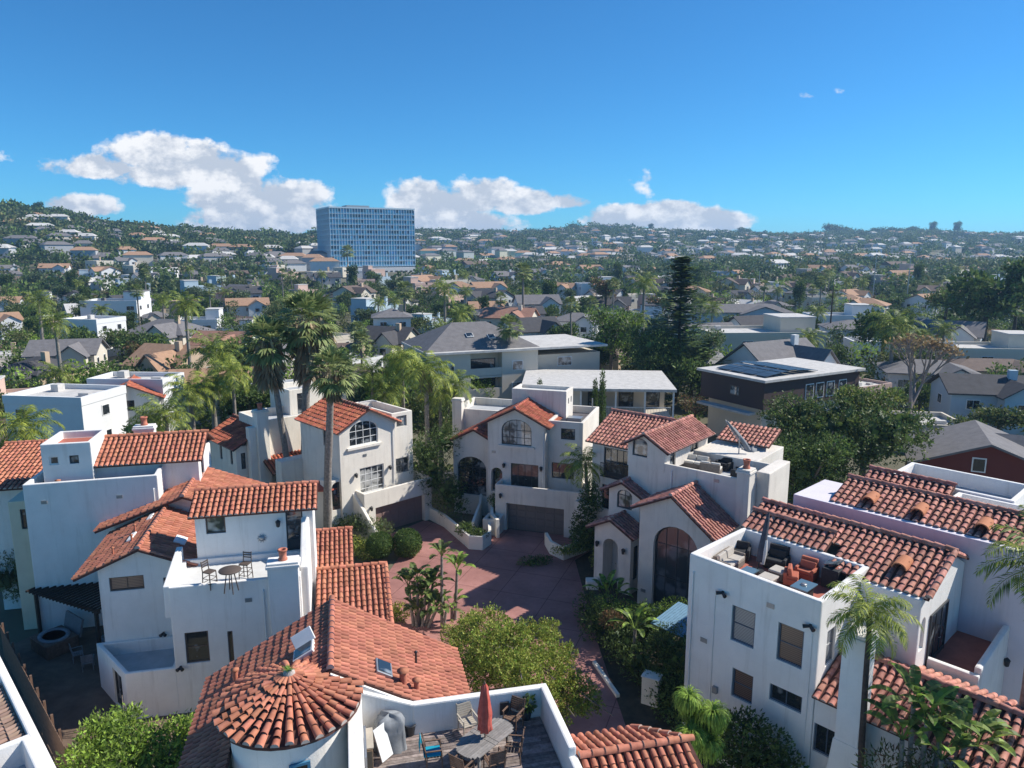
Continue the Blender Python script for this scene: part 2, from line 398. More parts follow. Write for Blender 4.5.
# gabled part at left
g = gable_block(B, -3.97,3.3,.7,9.2, 0, 6.36, 7.18, ridge=-1.95, ze1=6.05)
B.opening(g, -2.7, 3.3, 0, 1.6, 5.1, 5.85, frame=fr_brown, glass=pane_br, nx=2, ny=1)
B.opening(g, -.5, 3.3, 0, 1.0, 4.3, 5.6, frame=fr_brown, nx=1, ny=1)
P0 = [(-5.0,2.92,6.05),(-1.95,2.92,7.36),(-1.95,9.3,7.36),(-5.0,9.3,6.05)]
P1 = [(-1.95,2.92,7.36),(.7,2.92,6.2),(.7,9.3,6.2),(-1.95,9.3,7.36)]
B.roof([P0, P1], tileA, [((-1.95,2.88,7.4),(-1.95,9.3,7.4))])
g2 = gable_block(B, -4.9,9.5,3.2,14.8, 0, 6.4, 7.9, ridge=-.95)
B.roof([[(-5.7,8.7,6.35),(-.95,8.7,8.05),(-.95,15,8.05),(-5.7,15,6.35)],[(-.95,8.7,8.05),(3.6,8.7,6.3),(3.6,15,6.3),(-.95,15,8.05)]], tileA, [((-.95,8.65,8.08),(-.95,15,8.08))])
B.blocks.append((block_bm(rect(-3.3,9.1,2,9.6), 0, 6.0), []))
def skylight(parent, c, sx, sy, rx=0, ry=0, rz=0, m=None, name='skylight', g=None):
    q = MB(); q.obox((0,0,0), sx, sy, .14); o = q.build(name, m or fr_white, parent, bevel=.02); o.location = c; o.rotation_euler = (rx, ry, rz)
    q = MB(); q.obox((0,0,.08), sx-.14, sy-.14, .03); q.build('glass', g or pane, o); return o
skylight(B.root, (-.45,5.2,6.8), .6, .9, 0, .41, m=fr_white, g=fr_white)  # pane painted white to stand for the sun on the glass
def vent(parent, c, h=.45, r=.05, m=None):
    MB().tube((0,0,0),(0,0,h),r).lathe((0,0,h-.02), [(r*1.6,0),(r*1.7,.04),(.01,.09)], 10).build('vent_pipe', m or tileA, parent, loc=c)
for c in ((-3.4,4.0,6.7),(-2.7,4.8,7.0),(-3.0,6.6,6.9)): vent(B.root, c)
for (u,v,z,w) in ((-2.9,5.6,7.02,1.1),(-2.6,8.4,7.1,1.0),(-3.3,10.6,7.3,.9)):
    q = MB(); q.obox((0,0,0), .3, w, .2); o = q.build('roof_curb', B.wall, B.root, bevel=.04); o.location = (u,v,z); o.rotation_euler = (0,-.38,0)
# lower terrace
T = [(-2.2,-.012),(.03,-.012),(.03,3.32),(-4.4,3.32)]
k = B.block(T, 0, 2.42, deck=1.75, floor=deckgrey, t=.2)
B.opening(k, -2.85, .97, -56.6, 1.2, .1, 2.0, frame=fr_dark, kind='door', nx=1, ny=1)
for (u,v,z) in ((-1.2,3.3,2.6),(.25,0,2.45)):
    q = MB(); q.obox((u,v-.06,z),.1,.12,.1); q.tube((u,v-.1,z),(u-.12,v-.28,z-.02),.06,.09,8); q.tube((u,v-.1,z),(u+.12,v-.28,z-.02),.06,.09,8); q.build('flood_light', metal_dk, B.root)
# strips of roof at the right of the deck
B.blocks.append((block_bm(rect(6.55,-1.6,9.9,3.7), 0, 3.2), [])); B.blocks.append((block_bm(rect(6.4,3.9,8.3,8.0), 0, 4.4), []))
B.roof([[(6.35,4.35,4.55),(8.5,4.35,4.55),(8.5,8.0,5.6),(6.35,8.0,5.6)],[(6.5,-2.0,3.45),(10.2,-2.0,3.45),(10.2,3.9,4.95),(6.5,3.9,4.95)]], tileA,
       [((6.45,3.9,4.97),(10.25,3.9,4.97)),((6.35,8,5.6),(8.5,8,5.6)),((10.2,-2,3.45),(10.2,3.9,4.95))])
B.finish()
# ---- foreground house with round turret and table deck
H1 = House('house', (-16.04,31.76), 13, 'nearest house with a round tiled turret roof and a wooden table deck')
gable_block(H1, 3.3,-20,11.9,-7.2, 0, 6.05, 8.42)
H1.blocks[-1] = (H1.blocks[-1][0], [])
bm = H1.blocks.pop()[0]; bm.free()
# two half volumes so that the deck stays open
bm = bmesh.new()
def wedge(P, z0):
    b = bmesh.new(); a = [b.verts.new((x,y,z0)) for x,y,z in P]; c = [b.verts.new(p) for p in P]; n = len(P)
    b.faces.new(a[::-1]); b.faces.new(c)
    for q in range(n): b.faces.new((a[q],a[(q+1)%n],c[(q+1)%n],c[q]))
    bmesh.ops.recalc_face_normals(b, faces=b.faces); return b
H1.blocks.append((wedge([(3.3,-19.5,5.95),(4.4,-19.5,6.58),(4.4,-12.2,6.58),(7.58,-12.0,8.38),(7.6,-7.25,8.4),(3.3,-7.25,5.95)], 0), []))
H1.blocks.append((wedge([(7.6,-12.1,8.4),(11.9,-12.1,6.0),(11.9,-7.25,6.0),(7.6,-7.25,8.4)], 0), []))
H1.roof([[(2.85,-19.8,5.78),(4.5,-19.8,6.725),(4.5,-12.3,6.725),(7.6,-12.0,8.5),(7.6,-6.95,8.5),(2.85,-6.95,5.78)],[(7.6,-12.0,8.5),(12.45,-12.0,5.75),(12.45,-6.95,5.75),(7.6,-6.95,8.5)]], tileF,
        [((7.6,-12,8.52),(7.6,-6.9,8.52))], pitch=.25, course=.34)
skylight(H1.root, (9.35,-10.85,7.62), .62, .85, 0, .515, m=metal_gr)
skylight(H1.root, (6.65,-9.9,8.08), .8, .75, 0, -.515, .0, m=fr_white)
q = MB(); q.obox((0,0,0),.8,.06,.5); o = q.build('skylight_flap', fr_white, H1.root, bevel=.02); o.location = (6.6,-9.35,8.3); o.rotation_euler = (-.6,-.515,0)
vent(H1.root, (10.6,-9.5,6.8), .5, .04, metal_dk)
vent(H1.root, (4.1,-8.6,6.5), .45, .09, tileA); vent(H1.root, (10.0,-11.2,7.1), .55, .13, tileA); vent(H1.root, (10.45,-11.3,6.9), .4, .1, tileA)
# turret
TU, TV, TR, TZ, TA = 6.35, -12.45, 2.25, 7.85, 8.85
q = MB(); q.lathe((TU,TV,0), [(1.85,0),(1.85,7.7)], 40); q.build('turret_wall', stucco, H1.root)
q = MB(); q.lathe((TU,TV,0), [(TR-.05,TZ-.12),(TR-.05,TZ-.02),(.05,TA-.08)], 32, m=1, sm=False)
nt_ = 33
for k in range(nt_):
    a = 2*PI*k/nt_; e = Vector((math.cos(a), math.sin(a), 0)); s_ = Vector((-e.y, e.x, 0))
    cour = 6 if k % 2 else 7; base = TR + random.uniform(-.02,.07); r_end = .10 if k % 2 else .55
    for c in range(cour):
        f0, f1 = c/cour, min(1,(c+1.15)/cour)
        r0, r1 = base + (r_end-base)*f0, base + (r_end-base)*f1
        w0, w1 = .128*(.5+.5*r0/TR), .112*(.5+.5*r1/TR); jx = random.uniform(-.02,.02)
        vs = []
        for rr, ww, lf in ((r0,w0,.085+random.uniform(0,.03)),(r1,w1,.03)):
            z = TZ + (TA-TZ)*(1-rr/TR) + (.0 if k % 2 else -.03)
            for t in range(7):
                th = PI*t/6; vs.append(Vector((TU,TV,z)) + e*rr + s_*(jx - ww*math.cos(th)) + Vector((0,0,lf-.03+ww*.9*math.sin(th))))
        q.add(vs, [(t,t+1,8+t,7+t) for t in range(6)], 0, True)
        if c == 0: q.add(vs[:7], [tuple(range(7))], 2)
q.lathe((TU,TV,TA-.08), [(.2,0),(.18,.12),(.1,.18),(.02,.2)], 12, m=2)
q.build('turret_roof', [tileA, under, mortar], H1.root)
# weeds that grow on the turret's tip
leafy = mat('fresh_leaf', (.14,.24,.04), .5, .3, 4, island=.35, trans=.3)
q = MB()
for k in range(26):
    a = random.random()*2*PI; l = random.uniform(.12,.34); p = Vector((TU,TV,TA+.12)); t = p + Vector((math.cos(a)*l, math.sin(a)*l, .02+.08*random.random())); s_ = Vector((-math.sin(a),math.cos(a),0))*.03
    q.add([p-s_, p+s_, t], [(0,1,2)])
tag(q.build('weed_tuft', leafy, H1.root))
H1.opening(None, TU+.32, TV-1.83, 10, .62, 6.0, 7.0, frame=fr_sky, glass=pane, nx=1, ny=1, fw=.09)
# room side beside the deck, with glass doors
H1.block([(8.1,-17.5),(8.55,-17.5),(8.55,-12.1),(8.1,-12.1)], 0, 7.55, bevel=.03)
H1.opening(None, 8.56, -14.3, 90, 1.5, 5.92, 7.4, frame=metal_gr, glass=glass_mat('grey_glass', (.06,.09,.11),(.2,.25,.28)), nx=3, ny=1, kind='window')
# parapets of the deck
H1.block([(8.45,-12.25),(10.25,-12.25),(10.25,-12.0),(8.45,-12.0)], 5.0, 7.5, tops=[7.75,7.0,7.0,7.75], bevel=.06)
H1.block([(10.2,-12.27),(14.92,-12.27),(14.92,-12.0),(10.2,-12.0)], 0, 7.0, bevel=.06)
H1.block([(14.66,-15.5),(14.92,-15.5),(14.92,-12.2),(14.66,-12.2)], 0, 7.02, bevel=.06)
H1.block([(14.66,-20),(14.94,-20),(14.94,-15.4),(14.66,-15.4)], 0, 6.72, bevel=.06)
q = MB(); q.box(8.5,-20,0,14.7,-12.2,5.82); q.build('deck_base', stucco, H1.root)
q = MB(); w_ = .14; v = -12.27 - w_
while v > -19.5:
    x = 8.57
    while x < 14.64:
        x1 = min(14.64, x + random.uniform(2.2,4.4)); q.box(x, v+.006, 5.84, x1-.008, v+w_-.006, 5.90); x = x1
    v -= w_
q.build('deck_boards', mat('grey_brown_decking', (.20,.155,.135), .8, .3, 6, island=.35, col2=(.27,.22,.2)), H1.root)
H1.finish()
# ---- small tiled roof at the bottom edge, next to the deck
H1b = House('house', (-16.04,31.76), 13, 'low orange tiled roof wing just right of the wooden deck at the bottom edge')
H1b.block(rect(15.1,-19,18.2,-14), 0, 5.7)
H1b.roof([[(15.0,-13.55,5.85),(15.0,-15.5,6.6),(18.7,-15.5,6.6),(17.55,-13.55,5.85)],[(15.0,-15.5,6.6),(15.0,-18.6,5.3),(18.9,-18.6,5.3),(18.7,-15.5,6.6)]], tileA,
         [((15.0,-15.5,6.66),(18.8,-15.5,6.66)),((18.75,-15.5,6.6),(17.55,-13.55,5.87))]); H1b.finish()
# ---- white house with blank wall, far left
Lh = House('house', (-27.56,39.36), 14, 'white house with the large blank wall and roof box at the left of the picture')
Lh.block(rect(0,0,7.0,5), 0, 9.0, deck=8.45, floor=deckdark, t=.22, tops=[9,9.05,9.4,9])
k = Lh.block([(.72,1.1),(3.35,1.1),(3.35,4.4),(.72,4.4)], 8.3, 11.0, deck=10.55, floor=deckred, t=.22)
Lh.opening(k, 1.35, 1.1, 0, .5, 9.75, 10.25, frame=fr_white, glass=pane_c, nx=1, ny=1); Lh.opening(k, 2.4, 1.1, 0, .5, 9.75, 10.25, frame=fr_dark, nx=1, ny=1)
k = Lh.block([(3.3,1.7),(9.0,1.7),(9.0,6.3),(3.3,6.3)], 0, 9.4, bevel=.02)
Lh.opening(k, 9.0, 3.0, 90, 1.0, 8.0, 9.3, nx=1, ny=2)
Lh.roof([[(3.3,1.2,9.45),(9.3,1.2,9.45),(9.3,3.9,10.55),(3.3,3.9,10.55)],[(3.3,3.9,10.55),(9.3,3.9,10.55),(9.3,6.6,9.45),(3.3,6.6,9.45)]], tileA, [((3.3,3.9,10.58),(9.35,3.9,10.58))])
Lh.block([(-3.2,3.6),(-.02,3.6),(-.02,10),(-3.2,10)], 0, 7.8)
Lh.roof([[(-4.5,3.1,7.9),(-.02,3.1,7.9),(-.02,9.9,9.1),(-4.5,9.9,9.1)]], tileA, [((-4.5,9.9,9.1),(0,9.9,9.1))], course=.5)
vent(Lh.root, (1.6,.6,8.5), .45, .1); Lh.finish()
chimney(Lh, 4.7,5.0,5.9,5.7, 8.5, 10.9)
Ly = House('house', (-27.56,39.36), 14, 'pale yellow narrow wall wing behind the green bush at the left edge', wall=yellowst)
k = Ly.block([(-1.05,.55),(-.03,.55),(-.03,3.5),(-1.05,3.5)], 0, 7.9); Ly.opening(k, -.35, .55, 0, .3, 6.2, 7.4, frame=fr_dark, nx=1, ny=1); Ly.finish()
# ---- cream house with arched window, left of the courtyard
A = House('house', (-10.64,54.01), 43, 'cream house with an arched upper window and brown garage door left of the courtyard', wall=stuccoA)
k = A.block(rect(-.95,0,5.5,3.0), 0, 3.62, deck=2.85, floor=deckpale, t=.22)
A.garage(k, 2.4, 0, 0, 4.7, 0, 2.28, mat('mauve_brown_door', (.26,.17,.145), .7, .06, 2))
k = gable_block(A, -2.15,1.2,2.85,7.4, 0, 8.72, 9.9)
A.opening(k, -.02, 1.2, 0, 2.55, 7.15, 9.05, arch=.75, frame=fr_white, glass=pane, nx=4, ny=3, sill=True)
A.opening(k, .6, 1.2, 0, 2.2, 3.0, 5.3, kind='door', frame=fr_white, glass=pane_c, nx=4, ny=4)
A.opening(k, -2.15, 3.2, -90, 1.0, 7.0, 8.2, nx=1, ny=2, frame=fr_dark)
A.roof([[(-2.55,.8,8.48),(.35,.8,9.97),(.35,7.6,9.97),(-2.55,7.6,8.48)],[(.35,.8,9.97),(3.25,.8,8.48),(3.25,7.6,8.48),(.35,7.6,9.97)]], tileB, [((.35,.75,10),(.35,7.6,10))], pitch=.33)
k = A.block(rect(2.8,1.55,4.8,7.5), 0, 9.1, deck=8.55, floor=deckgrey)
A.opening(k, 3.75, 1.55, 0, 1.0, 7.9, 8.8, nx=2, ny=2, frame=metal_gr, glass=pane_c); A.opening(k, 3.6, 1.55, 0, 1.5, 4.0, 5.3, nx=3, ny=2, frame=metal_gr, glass=pane_c)
A.lamp(-.9,1.2,0,4.9); A.lamp(2.2,1.2,0,4.9); A.lamp(-.4,0,0,2.4)
k = A.block(rect(-3.2,1.4,-.9,2.6), 0, 4.75); A.opening(k, -2.4, 1.4, 0, .95, 2.4, 4.6, arch=.45, kind='door', frame=fr_brown, nx=1, ny=1)
A.block([(-1.2,-2.6),(-.95,-2.6),(-.95,1.5),(-1.2,1.5)], 0, 4, tops=[.6,.6,3.7,3.7], bevel=.05)
k = A.block(rect(-3.9,10.7,3.0,15.5), 0, 8.0, deck=7.3, floor=deckgrey)
chimney(A, -4.5,10.3,-3.5,11.2, 0, 9.0)
A.block(rect(-5.1,10.6,-4.45,11.3), 0, 7.6)
k = A.block(rect(-6.0,11.4,-4.2,17), 0, 6.0, bevel=.02)
for v in (12.4, 14.6): A.opening(k, -6.0, v, -90, .5, 4.3, 5.7, nx=1, ny=1)
A.opening(k, -5.4, 11.4, 0, .4, 4.0, 5.4, nx=1, ny=1)
A.roof([[(-6.4,11,5.85),(-6.4,17.4,5.85),(-3.6,17.4,7.3),(-3.6,11,7.3)],[(-4.2,8.6,3.9),(1,8.6,3.9),(1,10.7,4.9),(-4.2,10.7,4.9)]], tileB, [((-3.6,11,7.35),(-3.6,17.4,7.35))], pitch=.33)
k = A.block(rect(.2,14,6,18), 0, 9.6, deck=9.1, floor=deckgrey); A.opening(k, 1.4, 14, 0, .9, 7.3, 9.2, nx=1, ny=2)
A.block(rect(-4.0,7.4,1.5,8.5), 0, 5.2, bevel=.08)
x, y, z = at(324, 484, 4.2)
dx, dy = x+10.64, y-54.01; a_ = math.radians(43); uu, vv = dx*math.cos(a_)+dy*math.sin(a_), -dx*math.sin(a_)+dy*math.cos(a_)
q = MB(); q.lathe((uu,vv,0), [(.95,0),(.95,4.0)], 20); q.build('round_porch', stuccoA, A.root)
q = MB(); q.lathe((uu,vv,4.0), [(1.3,0),(1.3,.1),(.3,.35),(.02,.38)], 20); q.build('round_porch_roof', tileB, A.root)
A.finish()
# ---- grey cream house in the centre
C = House('house', (-.45,55.2), -18, 'grey cream three storey house at the head of the courtyard with the grey garage door', wall=stuccoC)
k = C.block(rect(-.95,0,6.2,2.6), 0, 3.75, deck=2.9, floor=deckgrey, t=.2)
C.garage(k, 2.35, 0, 0, 4.7, 0, 2.28, mat('taupe_garage_paint', (.17,.145,.135), .7, .06, 2))
k = gable_block(C, -2.0,1.3,2.8,8, 0, 8.5, 9.68)
C.opening(k, .42, 1.3, 0, 2.5, 6.7, 8.8, arch=.9, nx=4, ny=3, glass=pane_c, sill=True)
C.opening(k, 1.1, 1.3, 0, 2.3, 2.95, 5.2, kind='door', nx=4, ny=1, glass=glass_mat('dim_glass', (.03,.035,.035), (.13,.13,.12)))
C.opening(k, -1.25, 1.3, 0, .95, 2.7, 4.7, arch=.45, kind='door', nx=1, ny=2, depth=.5)
C.roof([[(-2.45,.9,8.32),(.4,.9,9.76),(.4,6,9.76),(-2.45,6,8.32)],[(.4,.9,9.76),(3.25,.9,8.32),(3.25,6,8.32),(.4,6,9.76)]], tileB, [((.4,.85,9.8),(.4,6,9.8))], pitch=.33)
k = C.block(rect(2.75,2.2,5.6,8.6), 0, 8.7, deck=8.1, floor=deckdark)
C.opening(k, 4.4, 2.2, 0, 1.15, 7.25, 8.15, nx=3, ny=3); C.opening(k, 4.0, 2.2, 0, 1.8, 4.0, 5.3, nx=3, ny=1)
k = C.block(rect(-1.1,4.8,3.6,7.2), 0, 10.6, deck=10.3, floor=deckpale)
C.opening(k, 3.6, 5.6, 90, .35, 9.4, 9.9, nx=1, ny=1); C.opening(k, 3.6, 6.5, 90, .35, 9.4, 9.9, nx=1, ny=1)
k = gable_block(C, -5.5,2.5,-1.9,7.5, 0, 6.5, 7.35)
C.opening(k, -3.9, 2.5, 0, 2.6, 1.7, 5.05, arch=1.0, nx=4, ny=4, depth=.3)
C.roof([[(-3.6,2.2,7.45),(-1.9,2.2,6.55),(-1.9,6,6.55),(-3.6,6,7.45)],[(-6.0,2.2,6.2),(-3.6,2.2,7.45),(-3.6,6,7.45),(-6,6,6.2)]], tileB, pitch=.33)
C.block(rect(-7.5,7.2,-1.2,12.5), 0, 8.0, deck=7.3, floor=deckgrey)
chimney(C, -7.3,6.6,-6.4,7.3, 0, 9.0, pot=False)
q = MB(); q.tube((5.2,7.6,8.6),(5.2,7.6,9.6),.05); q.build('vent_pipe', metal_gr, C.root); MB().obox((4.3,5,8.3),1.2,.9,.35).build('roof_hatch', metal_gr, C.root)
for (u,v,z) in ((-.6,1.3,5.0),(2.5,1.3,5.0),(-.45,0,2.9)): C.lamp(u,v,0,z)
C.block([(-1.5,-1.4),(-.2,-1.4),(-.2,.05),(-1.5,.05)], 0, 1.3, deck=1.1, floor=mat('soil',(.06,.045,.03),.95,.3,5)); 
C.finish()
# ---- house right of the courtyard with portico and tall arched window
E = House('house', (13.98,41.31), -40, 'grey cream house with three small gables and a tall arched window right of the courtyard', wall=stuccoC)
E.block(rect(-8.2,0,0,4.4), 0, 8.6, deck=7.7, floor=deckgrey, t=.22)
k = gable_block(E, -8.25,-.03,-5.55,6.2, 8.0, 9.55, 10.28)
E.opening(k, -7.35, -.03, 0, 1.1, 8.75, 9.95, arch=.35, nx=1, ny=1, glass=pane_c)
E.opening(k, -5.55, 1.1, 90, .8, 7.9, 9.4, kind='door', nx=1, ny=1); E.opening(k, -5.55, 4.2, 90, 1.2, 8.5, 9.3, nx=2, ny=1)
E.roof([[(-8.6,-.4,9.42),(-6.9,-.4,10.36),(-6.9,6.4,10.36),(-8.6,6.4,9.42)],[(-6.9,-.4,10.36),(-5.1,-.4,9.36),(-5.1,6.4,9.36),(-6.9,6.4,10.36)]], tileD, [((-6.9,-.45,10.38),(-6.9,6.4,10.38))], pitch=.3)
k = E.block(rect(-12.9,2.8,-8.2,9), 0, 8.3, bevel=.02)
E.opening(k, -10.85, 2.8, 0, 2.1, 5.9, 8.0, kind='door', nx=4, ny=2); E.opening(k, -11.4, 2.8, 0, 1.2, 3.05, 5.2, kind='door', nx=2, ny=1)
E.roof([[(-13.3,2.4,8.3),(-8.0,2.4,8.3),(-8.0,6,9.95),(-13.3,6,9.95)],[(-13.3,6,9.95),(-8,6,9.95),(-8,9.4,8.4),(-13.3,9.4,8.4)],
        [(-5.3,7.0,8.9),(-1.5,7.0,8.9),(-1.5,9.2,9.7),(-5.3,9.2,9.7)]], tileD, [((-13.35,6,9.98),(-8,6,9.98))], pitch=.31)
E.block(rect(-5.6,4.4,-1.2,9), 0, 8.6)
q = MB(); q.box(-12,2.5,6.0,-9.7,2.54,6.06); q.box(-12,2.5,6.85,-9.7,2.54,6.9)
for t in range(22): q.box(-12+t*.109,2.51,6.05,-11.98+t*.109,2.53,6.86)
q.box(-12,2.5,5.86,-9.7,2.8,5.92); q.build('balcony_railing', metal_dk, E.root)
k = E.block(rect(-13.8,1.9,-8.9,3.4), 0, 3.72, deck=3.0, floor=deckgrey, t=.2)
E.garage(k, -11.5, 1.9, 0, 3.2, 0, 2.3, mat('taupe_garage_paint', (.17,.145,.135))); E.lamp(-13.35,1.9,0,2.6)
k = gable_block(E, -9.25,-.6,-6.9,2.9, 0, 6.3, 6.98)
E.opening(k, -8.05, -.6, 0, 1.15, 5.15, 6.45, arch=.4, nx=2, ny=2, glass=pane_c)
E.roof([[(-9.7,-1,6.22),(-8.08,-1,7.05),(-8.08,2.9,7.05),(-9.7,2.9,6.22)],[(-8.08,-1,7.05),(-6.5,-1,6.24),(-6.5,2.9,6.24),(-8.08,2.9,7.05)]], tileD, [((-8.08,-1.05,7.08),(-8.08,2.9,7.08))], pitch=.28)
bm = wedge([(-5.5,-3,6.6),(-3.3,-3,7.72),(-3.3,.2,7.72),(-5.5,.2,6.6)], 0); bm2 = wedge([(-3.3,-3,7.72),(-.9,-3,5.9),(-.9,.2,5.9),(-3.3,.2,7.72)], 0)
g_ = bmesh.new()
pts = [(-5.5,0),(-.9,0),(-.9,5.9),(-3.3,7.72),(-5.5,6.6)]
a1 = [g_.verts.new((u,-3,z)) for u,z in pts]; b1 = [g_.verts.new((u,.2,z)) for u,z in pts]
g_.faces.new(a1); g_.faces.new(b1[::-1])
for t in range(5): g_.faces.new((a1[t], b1[t], b1[(t+1)%5], a1[(t+1)%5]))
bmesh.ops.recalc_face_normals(g_, faces=g_.faces); bm.free(); bm2.free()
E.blocks.append((g_, [])); k = len(E.blocks)-1
E.opening(k, -3.05, -3, 0, 2.9, .3, 5.85, arch=1.35, nx=4, ny=3, depth=.3, fw=.1, frame=fr_dark, glass=glass_mat('rosy_glass', (.035,.045,.055), (.12,.13,.15), .8, .5, .12))
E.roof([[(-5.95,-3.35,6.5),(-3.3,-3.35,7.8),(-3.3,.1,7.8),(-5.95,.1,6.5)],[(-3.3,-3.35,7.8),(-.45,-3.35,5.72),(-.45,-.02,5.72),(-3.3,-.02,7.8)]], tileD, [((-3.3,-3.4,7.84),(-3.3,0,7.84))], pitch=.29)
k = gable_block(E, -9.35,-2.1,-6.6,-.5, 0, 4.15, 4.85)
E.opening(k, -8.1, -2.1, 0, 1.15, 0, 3.5, arch=.55, kind='hole', depth=1.2)
E.opening(k, -6.6, -1.4, 90, .6, .9, 3.2, nx=1, ny=1)
E.roof([[(-9.8,-2.5,4.0),(-7.98,-2.5,4.93),(-7.98,-.5,4.93),(-9.8,-.5,4.0)],[(-7.98,-2.5,4.93),(-6.2,-2.5,4.02),(-6.2,-.5,4.02),(-7.98,-.5,4.93)]], tileD, [((-7.98,-2.55,4.96),(-7.98,-.5,4.96))], pitch=.28)
E.lamp(-9.05,-2.1,0,3.0); E.lamp(-7.05,-2.1,0,3.0)
chimney(E, -.72,-.12,.06,.75, 0, 9.25)
E.block(rect(-.05,1.2,.75,4.7), 0, 8.9, bevel=.08)
E.finish()
# ---- white house with the furnished roof terrace, right
Dh = House('house', (11.64,25.48), -47, 'tall white house with the furnished roof terrace at the right', wall=stuccoD)
k = Dh.block(rect(-5.8,0,0,4.5), 0, 9.0, deck=7.95, floor=deckred, t=.24, tops=[9.12,9,9.05,9.1], bevel=.07)
for (uc,w,z0,z1,gl,nx,ny) in ((-3.13,1.05,5.95,7.52,pane_b,1,2),(-1.1,1.05,5.95,7.55,pane_br,1,2),(-3.0,.95,3.45,4.75,pane_br,1,2),(-1.13,1.35,4.1,4.82,pane,2,1)):
    Dh.opening(k, uc, 0, 0, w, z0, z1, frame=fr_blue, glass=gl, nx=nx, ny=ny)
Dh.opening(k, 0, 1.15, 90, .8, 6.0, 7.5, frame=metal_gr, glass=pane_b, nx=1, ny=2)
def security(u, v, z, s=1):
    q = MB(); q.obox((u,v-.03,z),.09,.06,.14); q.tube((u-.02,v-.07,z),(u-.22*s,v-.2,z-.03),.06,.085,8); q.tube((u+.02,v-.07,z),(u+.2*s,v-.2,z-.05),.06,.085,8); q.build('flood_light', metal_dk, Dh.root)
security(-4.1,0,7.9); security(-.35,0,7.9)
q = MB()
for (u,z0,z1) in ((-4.45,0,7.9),(-.25,0,7.6)): q.tube((u,-.02,z0),(u,-.02,z1),.018,.018,6)
q.build('conduit', fr_white, Dh.root); q = MB(); q.obox((-4.2,-.07,3.4),.22,.14,.3); q.build('meter_box', metal_gr, Dh.root)
k = Dh.block(rect(.02,.04,8,4.4), 0, 5.1, bevel=.02, tops=[5.1]*4)
Dh.opening(k, .55, .04, 0, .95, 2.8, 4.0, frame=fr_blue, glass=pane, nx=2, ny=1)
Dh.roof([[(.02,-.3,5.25),(8.4,-.3,5.25),(8.4,2.3,6.25),(.02,2.3,6.25)],[(.02,2.3,6.25),(8.4,2.3,6.25),(8.4,4.55,5.4),(.02,4.55,5.4)]], tileD, [((.02,2.3,6.3),(8.4,2.3,6.3))], pitch=.31)
Dh.finish()
Dc = chimney(Dh, 1.15,-.75,2.0,.1, 0, 8.6, pot=False); MB().add([(.75,-1.0,0),(2.3,-1.0,0),(2.3,-.02,0),(.75,-.02,0),(1.12,-.78,4.3),(2.03,-.78,4.3),(2.03,-.02,4.3),(1.12,-.02,4.3)], [(0,1,5,4),(1,2,6,5),(3,0,4,7),(4,5,6,7)]).build('flared_foot', stuccoD, Dc)
def clay_vent(par, u, v, z):
    q = MB(); n = 10; vs = []
    for y in (-.38,.45):
        for rr in (.3,.24):
            for i in range(n+1): t = PI*i/n; vs.append((rr*math.cos(t), y, rr*math.sin(t)*.9))
    k = n+1; f = []
    for i in range(n): f += [(i,i+1,2*k+i+1,2*k+i),(k+i+1,k+i,3*k+i,3*k+i+1),(i+1,i,k+i,k+i+1)]
    q.add(vs, f, 0, False); q.box(-.24,.1,-.02,.24,.13,.2); o = q.build('roof_vent', mat('clay_vent',(.5,.2,.1),.8,.1), par, loc=(u,v,z)); o.rotation_euler = (.12,0,0)
# ---- second row house with small red terrace
H2 = House('house', (11.64,25.48), -47, 'white house with the empty red tiled balcony at the right edge behind the terrace house', wall=stuccoD)
H2.block(rect(-5.9,4.55,2.3,8.9), 0, 8.6, bevel=.02)
k = H2.block(rect(.02,3.55,2.32,4.6), 0, 8.7, bevel=.05)
H2.opening(k, 2.32, 4.05, 90, .5, 6.4, 7.8, arch=.25, nx=1, ny=1, frame=fr_white, glass=pane_c)
H2.opening(None, 2.31, 5.9, 90, 2.1, 5.25, 7.6, kind='door', nx=3, ny=1, frame=fr_dark)
H2.roof([[(-1.5,3.75,8.72),(2.5,3.75,8.72),(2.5,6.6,9.82),(-1.5,6.6,9.82)],[(-6,5.2,9.28),(-1.5,5.2,9.28),(-1.5,6.6,9.82),(-6,6.6,9.82)],[(-6,6.6,9.82),(2.5,6.6,9.82),(2.5,8.7,8.95),(-6,8.7,8.95)],
         [(-5.95,4.5,9.1),(-1.9,4.5,9.1),(-1.9,5.6,9.6),(-5.95,5.6,9.6)]], tileD, [((-6,6.6,9.87),(2.55,6.6,9.87)),((2.5,3.75,8.77),(2.5,6.6,9.87)),((-5.95,5.6,9.65),(-1.9,5.6,9.65))], pitch=.31)
q = MB(); q.add([(2.3,4.6,8.6),(2.3,8.9,8.6),(2.3,6.6,9.74)], [(0,1,2)]); q.add([(2.1,4.6,8.6),(2.1,8.9,8.6),(2.1,6.6,9.74)], [(2,1,0)]); q.build('gable_wall', stuccoD, H2.root)
for (u,v) in ((1.05,5.0),):
    clay_vent(H2.root, u, v, 9.28)
H2.block([(2.3,5.0),(4.15,5.0),(4.15,11.5),(2.3,11.5)], 0, 5.35, bevel=.02)
MB().prism(rect(2.3,5.1,4.0,11.4), 5.34, 5.37).build('roof_deck', deckred, H2.root)
H2.block(rect(2.3,4.85,4.2,5.1), 4.2, 5.75, bevel=.08); H2.block(rect(3.95,5.09,4.22,9.0), 0, 6.25, bevel=.1, tops=[6.0,6.0,6.35,6.35])
H2.lamp(4.15,8.6,90,4.9)
H2.finish()
H3 = House('house', (11.64,25.48), -47, 'white house with a lilac wall and long maroon tiled roof behind the red balcony house', wall=lilac)
H3.block(rect(-5.6,9.0,8.5,12.6), 0, 9.72, bevel=.03)
